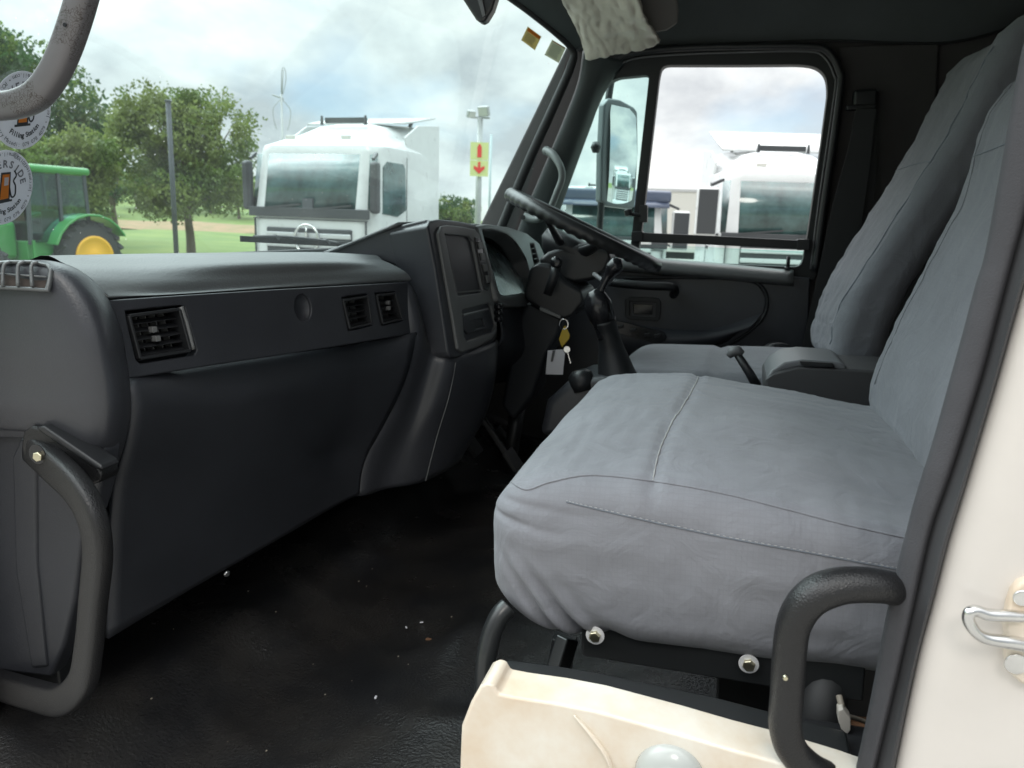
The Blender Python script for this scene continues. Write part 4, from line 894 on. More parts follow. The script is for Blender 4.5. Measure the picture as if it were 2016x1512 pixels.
# striker
stk = T('door_striker', 'bright steel door striker loop bolted to the cream pillar', 'striker', tuple(S(1960, 1240, -.01)))
KP = PX(-.016)
plate('striker_plate', [(1990, 1158), (2004, 1142), (2040, 1130), (2060, 1200), (2050, 1290), (2030, 1350), (2008, 1340), (1984, 1320), (1976, 1290), (1978, 1262), (1975, 1230), (1980, 1190)], KP, .012, CRM2, stk, bevel=.003, out=.006)
lp = gpath([(2010, 1214, -.022), (1975, 1212, -.028), (1945, 1210, -.032), (1922, 1203, -.034), (1909, 1206, -.036), (1907, 1222, -.036), (1922, 1246, -.036), (1945, 1258, -.034), (1985, 1264, -.030), (2030, 1272, -.022)])
m = MB(); m.tube(lp, [.0052, .0052, .005, .0048, .0048, .0048, .0055, .0062], 14); m.build('loop', CHR, stk, smooth=True)
MB().lathe([(0, .007), (.002, .007), (.003, .005)], S(2012, 1176, -.0225), (-1, 0, 0), 20).build('screw', CHR, stk, bevel=.0005); MB().lathe([(0, .009), (.002, .009), (.0025, .006)], S(2000, 1306, -.0225), (-1, 0, 0), 20).build('screw', CHR, stk, bevel=.0005)
# hose and plugs below the seat at the pillar foot
hose = T('rubber_hose', 'thick black hose behind the lower grab handle under the bench seat', 'hose', tuple(S(1625, 1480, .16)))
m = MB(); m.tube(gpath([(1650, 1290, .22), (1628, 1340, .18), (1618, 1400, .16), (1620, 1450, .16), (1650, 1510, .16), (1700, 1560, .18)]), .026, 16); m.build('hose', RUB2, hose, smooth=True)
wr = T('wiring_plugs', 'white wiring plugs hanging in the gap beside the black hose', 'wiring', tuple(S(1650, 1420, .12)))
plate('plug', [(1650, 1400), (1660, 1396), (1675, 1415), (1675, 1438), (1668, 1446), (1656, 1436), (1650, 1418)], PX(.10), .014, mat('plug_plastic', (.50, .47, .42), .5), wr, bevel=.001)
plate('plug', [(1646, 1470), (1664, 1474), (1660, 1500), (1640, 1498), (1642, 1480)], PX(.10), .014, MATS['plug_plastic'], wr, bevel=.001)
m = MB(); m.tube(gpath([(1652, 1370, .12), (1658, 1396, .11), (1664, 1440, .11), (1656, 1478, .11)]), .0035, 8); m.tube(gpath([(1670, 1410, .11), (1690, 1416, .13), (1710, 1424, .14)]), .0025, 8); m.build('cable', mat('cable_grey', (.25, .22, .18), .6), wr, smooth=True)
m = MB(); m.tube(gpath([(1612, 1478, .10), (1620, 1488, .10)]), .003, 8); m.tube(gpath([(1652, 1462, .10), (1656, 1474, .10)]), .002, 8); m.build('red_wire', RED, wr, smooth=True)
m = MB(); m.box(S(1690, 1490, .16)-Vector((0, .02, .05)), S(1640, 1400, .18)); m.build('rusty_bracket', RUST, wr, bevel=.003)

# ---- visor wrapped in film, other visor part, rear-view mirror, windscreen stickers
vis = T('sun_visor', 'folded sun visor still wrapped in crumpled plastic film above the far door corner', 'sun visor', (1.7, .5, 1.4))
VN = Vector((-.55, -.10, -.83)).normalized()
A = [[(1085, -50, 1.62), (1120, -50, 1.60), (1160, -50, 1.58), (1200, -50, 1.56), (1240, -50, 1.55)],
     [(1108, 0, 1.68), (1140, -2, 1.665), (1175, -4, 1.65), (1215, -3, 1.63), (1258, 0, 1.62)],
     [(1128, 38, 1.73), (1155, 36, 1.71), (1190, 34, 1.70), (1228, 34, 1.69), (1270, 36, 1.67)],
     [(1146, 80, 1.79), (1170, 76, 1.77), (1205, 72, 1.76), (1245, 68, 1.75), (1288, 64, 1.73)],
     [(1154, 112, 1.83), (1182, 106, 1.82), (1216, 100, 1.81), (1256, 92, 1.80), (1298, 80, 1.78)]]
def crumple(v):
    k = .012*nz(v.x, v.y, v.z, 9)+.010*abs(nz(v.x, v.y*3, v.z, 12))+.005*nz(v.x, v.y*2, v.z, 34)
    return v+Vector((-k*.3, -k*.5, -k*1.0))
grid('wrapped_film', [[S(*q) for q in r] for r in A], PLAST, vis, solid=.012, subu=10, subv=10, fn=crumple)
plate('visor_board', [(1235, -40), (1326, -40), (1336, 20), (1334, 48), (1312, 62), (1284, 66), (1262, 20)], (S(1290, 20, 1.74), Vector((.8, .1, .6)).normalized()), .02, VIS, vis, bevel=.008, seg=3)
rvm = T('rear_view_mirror', 'black underside of the rear-view mirror hanging at the top edge of the windscreen', 'mirror', tuple(S(940, 0, .9)))
plate('shell', [(905, -10), (978, -14), (968, 18), (956, 38), (946, 45), (936, 38)], PX(.9), .03, mat('mirror_back', (.03, .03, .032), .3), rvm, bevel=.006, seg=3)
plate('shell_rib', [(938, -8), (948, -8), (956, 30), (950, 34)], PX(.894), .01, GRY, rvm, bevel=.002)
# ---- stickers on the windscreen
def frame_from(c, right, up): n = right.cross(up).normalized(); return c, right.normalized(), up.normalized(), n
def text_mesh(s, size, bold=False):
    cu = bpy.data.curves.new('t', 'FONT'); cu.body = s; cu.size = size; cu.align_x = 'CENTER'; cu.align_y = 'BOTTOM_BASELINE'; cu.resolution_u = 3
    if bold: cu.offset = size*.03
    o = bpy.data.objects.new('t', cu); COL.objects.link(o); dg = bpy.context.evaluated_depsgraph_get(); dg.update()
    me = bpy.data.meshes.new_from_object(o.evaluated_get(dg)); vs = [v.co.copy() for v in me.vertices]; fs = [tuple(p.vertices) for p in me.polygons]
    w_ = (max(v.x for v in vs)-min(v.x for v in vs)) if vs else size*.3
    bpy.data.objects.remove(o); bpy.data.curves.remove(cu); bpy.data.meshes.remove(me); return vs, fs, w_
_tc = {}
def arc_text(mb, s, size, rad, a0, a1, fr, off, inward=False, bold=False):
    """letters along an arc; a0 -> a1 in degrees (counter-clockwise from right)"""
    c, rt, up, n = fr; L = len(s)
    for i, ch in enumerate(s):
        if ch == ' ': continue
        k = (ch, size, bold)
        if k not in _tc: _tc[k] = text_mesh(ch, size, bold)
        vs, fs, _ = _tc[k]; a = R(a0+(a1-a0)*(i+.5)/L); rv = Vector((math.cos(a), math.sin(a)))
        if inward: ux = Vector((-rv.y, rv.x)); uy = -rv      # letter tops toward the centre
        else: ux = Vector((rv.y, -rv.x)); uy = rv
        o2 = rv*rad; mb.add([c+n*off+rt*(o2.x+ux.x*v.x+uy.x*v.y)+up*(o2.y+ux.y*v.x+uy.y*v.y) for v in vs], fs)
STW = paper('sticker_white', (.62, .62, .66), .35); STK = mat('sticker_ink', (.03, .03, .035), .5); STG = mat('sticker_grey_ink', (.14, .14, .16), .5); STO = paper('sticker_orange', (.80, .27, .06), .35)
def riverside(label, cpx, X, rad, roll):
    rr = ray(*cpx); best = None
    c = None
    for k in range(4000):
        t = .4+k*.0008; p = CAM+rr*t
        if p.y >= ws_y(p.x, p.z)-.006: c = p; break
    e = .04; tx = Vector((2*e, ws_y(c.x+e, c.z)-ws_y(c.x-e, c.z), 0)).normalized(); tu = Vector((0, ws_y(c.x, c.z+e)-ws_y(c.x, c.z-e), 2*e)).normalized()
    tx = (tx*1.0).normalized(); n = tx.cross(tu).normalized(); tu = n.cross(tx)
    rt = tx*math.cos(R(roll))+tu*math.sin(R(roll)); up = tu*math.cos(R(roll))-tx*math.sin(R(roll))
    c = c-Vector((0, .004, 0)); 
    # the sheet bends with the glass: snap every vertex to it
    fr = (c, rt, up, n)
    root = T('round_sticker', label, 'sticker', tuple(c), 'round filling station stickers')
    def snap(mb, off):
        out = []
        for v in mb.v: w2 = Vector(v); w2.y = ws_y(w2.x, w2.z)-off; out.append(w2)
        mb.v = out; return mb
    d = MB(); K = 56; rings = [1, .8, .6, .4, .2]; vs = [c+rt*rad*r_*math.cos(2*math.pi*i/K)+up*rad*r_*math.sin(2*math.pi*i/K) for r_ in rings for i in range(K)]+[c]
    fs = [(a*K+i, a*K+(i+1) % K, (a+1)*K+(i+1) % K, (a+1)*K+i) for a in range(4) for i in range(K)]+[(4*K+i, 4*K+(i+1) % K, 5*K) for i in range(K)]
    d.add(vs, fs); snap(d, .004).build('disc', STW, root, solid=.0004)
    tm = MB()
    arc_text(tm, 'Jerry Masedi: 079 078 4079 \u2022 Jerrymased20130@gmail.com \u2022 PO. Box 391 \u2022 ', rad*.155, rad*.935, 197, 197+360, fr, 0, inward=True)
    arc_text(tm, 'Filling Station', rad*.19, rad*.70, 228, 322, fr, 0, inward=True, bold=True)
    snap(tm, .0052).build('lettering', STK, root)
    tm = MB(); arc_text(tm, 'RIVERSIDE', rad*.27, rad*.545, 172, 0, fr, 0, bold=True); snap(tm, .0052).build('lettering', STG, root)
    def q(pts, off, name, mt):
        mb = MB(); mb.add([c+rt*rad*x+up*rad*y for x, y in pts], [tuple(range(len(pts)))]); return snap(mb, off).build(name, mt, root)
    q([(-.22, -.36), (.16, -.36), (.22, .40), (-.10, .42)], .0054, 'pump_outline', STK)
    q([(-.17, -.30), (.11, -.30), (.17, .35), (-.06, .36)], .0058, 'pump_body', STO)
    q([(-.03, .06), (.11, .06), (.13, .27), (-.01, .28)], .0062, 'pump_window', STW)
    q([(-.30, -.40), (.24, -.40), (.24, -.34), (-.30, -.34)], .0056, 'pump_foot', STK)
    mb = MB(); P = cr([c+rt*rad*x+up*rad*y for x, y in ((.16, -.02), (.22, -.28), (.34, -.24), (.36, 0), (.30, .15), (.40, .28), (.33, .42))], 5)
    for i in range(len(P)-1): mb.bar(P[i], P[i+1], rad*.05, .0002, up=n.cross((P[i+1]-P[i]).normalized()) if False else n)
    snap(mb, .0056).build('pump_hose', STK, root)
    return root
riverside('white round sticker half hidden behind the grey grab handle, upper of two', (46, 218), .1, .052, 12)
riverside('white round fuel pump sticker in full view below the grey grab handle', (9, 370), .1, .052, 12)
def note(label, pts, X, c1, c2, stripe):
    P = [S(x, y, X) for x, y in pts]; P = [Vector((p.x, ws_y(p.x, p.z)-.003, p.z)) for p in P]
    # real spot on the glass along the same bearing
    P = []
    for x, y in pts:
        r_ = ray(x, y); t = 1.0
        while True:
            p = CAM+r_*t
            if p.y >= ws_y(min(p.x, 2.0), p.z)-.004 or t > 4: break
            t += .002
        P.append(p)
    root = T('windscreen_label', label, 'label', tuple(P[0]), 'small square labels on the windscreen')
    cs = MB().add(P, [(0, 1, 2, 3)]).build('sheet', c1, root, solid=.0004)
    W = lambda a, b: P[0].lerp(P[1], a).lerp(P[3].lerp(P[2], a), b)-Vector((0, .0012, 0))
    MB().add([W(.06, .05), W(.94, .05), W(.94, .05+stripe), W(.06, .05+stripe)], [(0, 1, 2, 3)]).build('header_band', c2, root)
    m = MB(); b = .12+stripe
    while b < .9: m.add([W(.1, b), W(.1+.8*random.uniform(.7, 1), b), W(.1+.8*random.uniform(.7, 1), b+.035), W(.1, b+.035)], [(0, 1, 2, 3)]); b += .085
    m.build('text_lines', STG, root)
note('small tan label with an orange band near the top corner of the windscreen', [(1039, 52), (1066, 72), (1053, 99), (1026, 79)], 1.9, paper('tan_label', (.55, .48, .27), .6), STO, .22)
note('small pale label beside the tan one near the top corner of the windscreen', [(1087, 78), (1114, 94), (1100, 124), (1072, 108)], 1.95, paper('pale_label', (.58, .57, .46), .6), mat('label_red', (.5, .15, .12), .6), .05)
# wiper outside
wip = T('windscreen_wiper', 'black wiper blade parked along the bottom of the windscreen outside', 'wiper', (.7, 1.13, .7))
WY = PY(1.135)
wp = lambda x, y: hit(x, y, WY)
m = MB(); m.bar(wp(474, 470), wp(690, 482), .006, .014); m.build('blade', RUB2, wip, bevel=.001)
m = MB(); m.tube(cr([wp(500, 466), wp(560, 466), wp(640, 474), wp(700, 486)], 4), .004, 6); m.bar(wp(540, 464), wp(548, 472), .008); m.bar(wp(640, 471), wp(648, 480), .008); m.build('wiper_arm', GRY, wip, smooth=False)
# a few crumbs on the floor mat
for i, (x, y, s_) in enumerate(((272, 1368, .004), (393, 1231, .005), (740, 1374, .004), (800, 1236, .0035), (830, 1226, .0035), (846, 1262, .008), (445, 1128, .007), (697, 970, .006))):
    if i in (6, 7): p = S(x, y, .36 if i == 6 else .72)
    else:
        p = hit(x, y, PZ(.012))
    m = MB(); M_ = Matrix.Translation(p) @ Matrix.Rotation(random.random()*3, 4, 'Z')
    if i >= 6:
        m.lathe([(0, .006), (.004, .006), (.006, .004)], p, (-.6, -1, -.2), 8); o = m.build('panel_screw', CHR, None, bevel=.0004); tag(o, ['corroded screw under the lower dashboard edge near the open door', 'corroded screw at the lower dashboard corner by the centre console'][i-6], 'screw')
    else:
        m.box((-s_, -s_*.4, 0), (s_, s_*.5, s_*.6), M_)
        o = m.build('floor_crumb', RUST if i == 5 else WHT, None, bevel=s_*.2)
        tag(o, ['pale crumb on the black floor mat below the lower grab handle', 'pale crumb on the floor mat just under the dashboard edge', 'pale crumb on the floor mat left of the cream sill', 'left of two pale crumbs beside the floor ridge', 'right of two pale crumbs beside the floor ridge', 'brown fragment on the floor mat beside the bench seat frame'][i], 'crumb', 'crumbs on the floor mat')
gt = MB()
for i in range(34):
    x, y = random.uniform(.15, .8), random.uniform(-.05, .95); s_ = random.uniform(.0005, .0013); h_ = floor_z(Vector((x, y, 0))).z+.006
    if x > .5 and y < .3: continue
    gt.box((x-s_, y-s_, h_), (x+s_*1.6, y+s_, h_+s_))
g_o = gt.build('floor_grit', mat('grit', (.32, .28, .22), .9)); g_o['kind'] = 'stuff'; tag(g_o, 'fine pale grit scattered over the black floor mat', 'grit')
# ================================================================== OUTSIDE
LOCAL = True
# the cab stands nose-up on the yard: the level outside world is turned 2.8 degrees against the cab's axes
TILT = Matrix.Rotation(R(2.8), 3, 'X'); TI = TILT.inverted(); _before = set(bpy.data.objects)
def G(px, py, d):
    """point at horizontal distance d along the bearing through (px,py)"""
    r = TI @ ray(px, py); k = d/math.hypot(r.x, r.y); return CAM+r*k
def gpos(px, d):
    p = G(px, 420, d); return Vector((p.x, p.y, GZ))
def bearing(px): r = TI @ ray(px, 420); return math.atan2(r.y, r.x)
struct(mk('yard_paving', [(-60, -90, GZ), (140, -90, GZ), (140, 100, GZ), (-60, 100, GZ)], [(0, 1, 2, 3)], YRD))
# grass bank to the left, rising a little
vs = []; fs = []; nA = 40
def terr(d): return GZ+.02+max(0, (d-26))*.012+max(0, d-60)*.03+max(0, min(d, 125)-74)*.055
ds = [19, 22, 26, 30, 36, 44, 54, 62, 64, 68, 74, 90, 120, 200, 500]
for j, d in enumerate(ds):
    for i in range(nA+1):
        a = bearing(860)+(R(110))*i/nA; vs.append((CAM.x+d*math.cos(a), CAM.y+d*math.sin(a), terr(d)+.15*noise.noise(Vector((a*8, d*.1, 0)))*(d > 24)))
for j in range(len(ds)-1):
    for i in range(nA): fs.append((j*(nA+1)+i, j*(nA+1)+i+1, (j+1)*(nA+1)+i+1, (j+1)*(nA+1)+i))
struct(mk('grass', vs, fs, GRS, smooth=True))
vs = []
for d, dz_ in ((62, .05), (66, .35), (72, .1)):
    for i in range(nA+1):
        a = bearing(860)+(R(110))*i/nA; vs.append((CAM.x+d*math.cos(a), CAM.y+d*math.sin(a), terr(d)+dz_+.3*noise.noise(Vector((a*14, d, 0)))))
struct(mk('earth_bank', vs, [(j*(nA+1)+i, j*(nA+1)+i+1, (j+1)*(nA+1)+i+1, (j+1)*(nA+1)+i) for j in range(2) for i in range(nA)], DRT, smooth=True))
struct(mk('far_ground', [(-1200, -1200, GZ-.05), (1200, -1200, GZ-.05), (1200, 1200, GZ-.05), (-1200, 1200, GZ-.05)], [(0, 1, 2, 3)], GRS))
# ---- trees
def crown_mesh(blobs, n, size, mt, name, par, seedz=0):
    """leaf clumps on the shells of many uneven lobes"""
    V = []; Fc = []
    tot = sum(b[3]**2 for b in blobs)
    for (bx, by_, bz_, br) in blobs:
        k = int(n*br*br/tot)
        for i in range(k):
            dv_ = Vector((random.gauss(0, 1), random.gauss(0, 1), random.gauss(0, 1))).normalized()
            rr = br*(random.random()**.33)*(1+.35*noise.noise(dv_*2.3+Vector((bx, by_, bz_))))
            p = Vector((bx, by_, bz_))+Vector((dv_.x*rr, dv_.y*rr, dv_.z*rr*.85))
            if noise.noise(p*1.1+Vector((seedz, 0, 0))) < -.16: continue
            s = size*random.uniform(.6, 1.5); a = Vector((random.gauss(0, 1), random.gauss(0, 1), random.gauss(0, 1))).normalized(); b = a.orthogonal().normalized(); c_ = a.cross(b)
            o = len(V); V += [p+b*s, p+c_*s*.5, p-b*s, p-c_*s*.5+a*s*.2]; Fc.append((o, o+1, o+2, o+3))
    me = bpy.data.meshes.new(name); me.from_pydata([tuple(v) for v in V], [], Fc); me.update()
    mts = [mt] if not isinstance(mt, (list, tuple)) else list(mt)
    o = bpy.data.objects.new(name, me); COL.objects.link(o); o.parent = par
    for m_ in mts: me.materials.append(m_)
    if len(mts) > 1:
        for p_ in me.polygons: p_.material_index = int(min(len(mts)-1, max(0, (noise.noise(p_.center*.7)+.5)*len(mts))))
    return o
def tree(name, label, pos, h, cw, trunk_h, mts, n=9000, leaf=.10, nb=16, group=None, tr=.16, flat=1.0):
    r = T(name, label, 'tree', tuple(pos), group)
    m = MB(); top = Vector((random.uniform(-.3, .3), random.uniform(-.3, .3), trunk_h+(h-trunk_h)*.45)); m.tube(cr([(0, 0, -.2), (.04, .02, trunk_h*.5), (0, .06, trunk_h), top], 4), [tr*1.25, tr, tr*.85, tr*.35], 10)
    bl = []
    for i in range(nb):
        a = random.random()*6.28; q = math.sqrt(random.random())*cw*.36; zc = trunk_h+(h-trunk_h)*random.uniform(.06, .84)
        k = 1-abs((zc-trunk_h)/(h-trunk_h)-.45)*.9
        bl.append((q*k*math.cos(a)*1.15, q*k*math.sin(a)*1.15, zc, cw*random.uniform(.13, .24)))
    for b in bl[:9]:
        e_ = Vector(b[:3]); s0_ = Vector((0, 0, trunk_h*random.uniform(.8, 1.15))); m.tube(cr([s0_, s0_.lerp(e_, .5)+Vector((0, 0, .15)), e_], 3), [tr*.45, tr*.28, tr*.08], 6)
    m.build('trunk', BRK, r, smooth=True)
    crown_mesh(bl, n, leaf, mts, 'crown', r, pos[0])
    return r
tree('lawn_tree', 'rounded tree with a bare grey trunk on the lawn behind the thin dark post', gpos(372, 34), 6.9, 6.0, 1.9, (LF3, LF3, LF2), 46000, .078, 32, tr=.17)
tree('shade_tree', 'tall dark green tree rising behind the cab roof of the green tractor', gpos(55, 42), 10.0, 8.5, 2.6, (LF1, LF2, LF1), 42000, .11, 32, tr=.25)
tree('olive_tree', 'lower yellow-green tree just right of the tractor cab, below the dark tree', gpos(120, 31), 4.9, 4.6, 1.5, (LF3, LF3, LF2), 24000, .075, 20)
tree('sparse_tree', 'thin-leaved tree between the tractor tree and the lone lawn tree', gpos(225, 48), 8.0, 4.0, 2.0, (LF2, LF1), 9000, .08, 14)
tree('round_tree', 'small round tree visible between the white lorry and the sign post', gpos(888, 46), 3.8, 3.6, 1.0, (LF2, LF1, LF3), 12000, .08, 16)
tree('pointed_tree', 'narrow dark green tree beyond the trucks in the far door window', gpos(1362, 60), 4.4, 1.6, 1.0, (LF1, LF2), 2500, .12, 8, tr=.08)
for i, (px, d, h, cw) in enumerate(((200, 78, 3.2, 4.5), (270, 84, 4.2, 4.2), (330, 80, 3.4, 4.0), (415, 82, 4.0, 4.6), (470, 78, 3.4, 4.0), (20, 80, 6., 6.), (-60, 70, 8, 7))):
    p = gpos(px, d); p.z = terr(d)
    tree('bank_tree', ['bushy tree on the bank just right of the tractor cab', 'bushy tree on the bank left of the thin dark post', 'bushy tree on the bank directly behind the thin dark post', 'bushy tree on the bank seen under the lone lawn tree', 'bushy tree on the bank beside the left edge of the white lorry', 'bushy tree on the bank behind the tractor', 'big bushy tree on the bank at the far left'][i], p, h, cw, 1.2, (LF3, LF2, LF1), 5000, .13, 12, 'trees on the grassy bank', tr=.13)
# hedge mass behind the bank
hd_ = []
for i in range(46):
    a = bearing(520)+R(75)*i/46; d = random.uniform(96, 104); hd_.append((CAM.x+d*math.cos(a), CAM.y+d*math.sin(a), GZ+2.3+random.uniform(0, 2.2), random.uniform(2.2, 3.6)))
hr = crown_mesh(hd_, 26000, .30, (LF2, LF1, LF3), 'far_woodland', None); hr['kind'] = 'stuff'; tag(hr, 'green woodland rising behind the grassy bank', 'woodland')
# ---- posts
post = T('thin_post', 'thin dark upright post in front of the lone lawn tree', 'post', tuple(gpos(343, 26)))
m = MB(); m.tube([(0, 0, 0), (0, 0, 5.25)], .075, 10); m.build('pole', PST, post, smooth=True)
m = MB(); m.lathe([(0, .10), (.04, .10), (.06, .06)], (0, 0, 5.2), (0, 0, 1), 10); m.build('pole_cap', PST, post)
lp_ = gpos(941, 30); lamp = T('floodlight_pole', 'grey pole with two floodlights carrying the yellow-green fire sign', 'light pole', tuple(lp_))
topz = G(949, 232, 30).z-GZ
m = MB(); m.tube([(0, 0, 0), (0, 0, topz)], [.13, .10], 12); m.build('pole', STL, lamp, smooth=True)
dirc = (Vector((CAM.x, CAM.y, 0))-Vector((lp_.x, lp_.y, 0))).normalized(); sd_ = Vector((-dirc.y, dirc.x, 0))
def facing(off_side, z, out): return Vector(dirc*out+sd_*off_side+Vector((0, 0, z)))
m = MB(); m.bar(facing(.35, topz, 0), facing(-.35, topz, 0), .06); m.build('cross_arm', STL, lamp)
for sgn, w_ in ((-1, .42), (1, .30)):
    c_ = facing(-.05-.0 if False else (.12 if sgn < 0 else -.34), topz+(.22 if sgn < 0 else .10), .1); M_ = Matrix.Translation(c_) @ Matrix.Rotation(math.atan2(dirc.y, dirc.x)+(.5*sgn), 4, 'Z') @ Matrix.Rotation(R(20), 4, 'Y')
    fl = MB().box((-.10, -w_/2, -w_*.42), (.08, w_/2, w_*.42), M_).build('floodlight', STL, lamp, bevel=.02)
    MB().box((.085, -w_*.42, -w_*.34), (.095, w_*.42, w_*.34), M_).build('lens', mat('flood_lens', (.5, .52, .5), .2) if 'flood_lens' not in MATS else MATS['flood_lens'], fl)
# the sign
sgnT = T('fire_point_sign', 'yellow-green sign with red extinguisher symbol and down arrow on the light pole', 'sign', tuple(lp_))
zt, zb = G(943, 280, 29.8).z-GZ, G(943, 347, 29.8).z-GZ
def sg(a, b, out=.20): return facing(-a, zb+(zt-zb)*b, out)
def sgpoly(pts, out, name, mt, par=sgnT): mb = MB(); mb.add([sg(a, b, out) for a, b in pts]+[sg(a, b, out-.02) for a, b in pts], [tuple(range(len(pts)))]+[tuple(range(len(pts), 2*len(pts)))[::-1]]+[(i, (i+1) % len(pts), len(pts)+(i+1) % len(pts), len(pts)+i) for i in range(len(pts))]); return mb.build(name, mt, par)
sgpoly([(-.34, .48), (.34, .48), (.34, 1), (-.34, 1)], .20, 'sign_board', SGN); sgpoly([(-.34, 0), (.34, 0), (.34, .465), (-.34, .465)], .20, 'sign_board', SGN)
sgpoly([(-.08, .56), (.08, .56), (.08, .86), (.04, .90), (.04, .94), (-.04, .94), (-.04, .90), (-.08, .86)], .222, 'extinguisher_symbol', RED)
sgpoly([(-.045, .42), (.045, .42), (.045, .25), (.20, .31), (.20, .22), (0, .07), (-.20, .22), (-.20, .31), (-.045, .25)], .222, 'arrow_symbol', RED)
p2 = T('slim_mast', 'slim pale mast just right of the sign pole', 'mast', tuple(gpos(963, 45)))
m = MB(); m.tube([(0, 0, 0), (0, 0, G(968, 265, 45).z-GZ)], .07, 8); m.build('mast', mat('mast_paint', (.42, .52, .54), .5), p2, smooth=True)
ant = T('aerial_mast', 'tall thin aerial mast with loops behind the white lorry', 'aerial', tuple(gpos(560, 40)))
ta = G(566, 138, 40).z-GZ; mid_ = G(562, 195, 40).z-GZ; low_ = G(560, 262, 40).z-GZ
a_side = Vector((-math.sin(bearing(560)), math.cos(bearing(560)), 0))
m = MB(); m.tube([(0, 0, 0), (0, 0, mid_+.2)], .055, 8); m.tube([(0, 0, mid_), Vector((0, 0, ta))-a_side*.12], .03, 6); m.build('mast', STL, ant, smooth=True)
m = MB(); m.tube(cr([Vector((0, 0, ta-1.0)), Vector((0, 0, ta))-a_side*.06, Vector((0, 0, ta+.02))-a_side*.2, Vector((0, 0, ta-.5))-a_side*.22, Vector((0, 0, ta-1.1))-a_side*.06], 5), .018, 6)
for s_ in (1, -1): m.tube(cr([Vector((0, 0, mid_)), Vector((0, 0, mid_-.45))+a_side*s_*.38, Vector((0, 0, mid_-1.0))+a_side*s_*.36, Vector((0, 0, mid_-1.4))+a_side*s_*.25], 5), .016, 6)
m.tube([Vector((0, 0, mid_+.15))+a_side*.42, Vector((0, 0, mid_))-a_side*.1], .03, 6); m.build('aerial_loop', STL, ant, smooth=True)
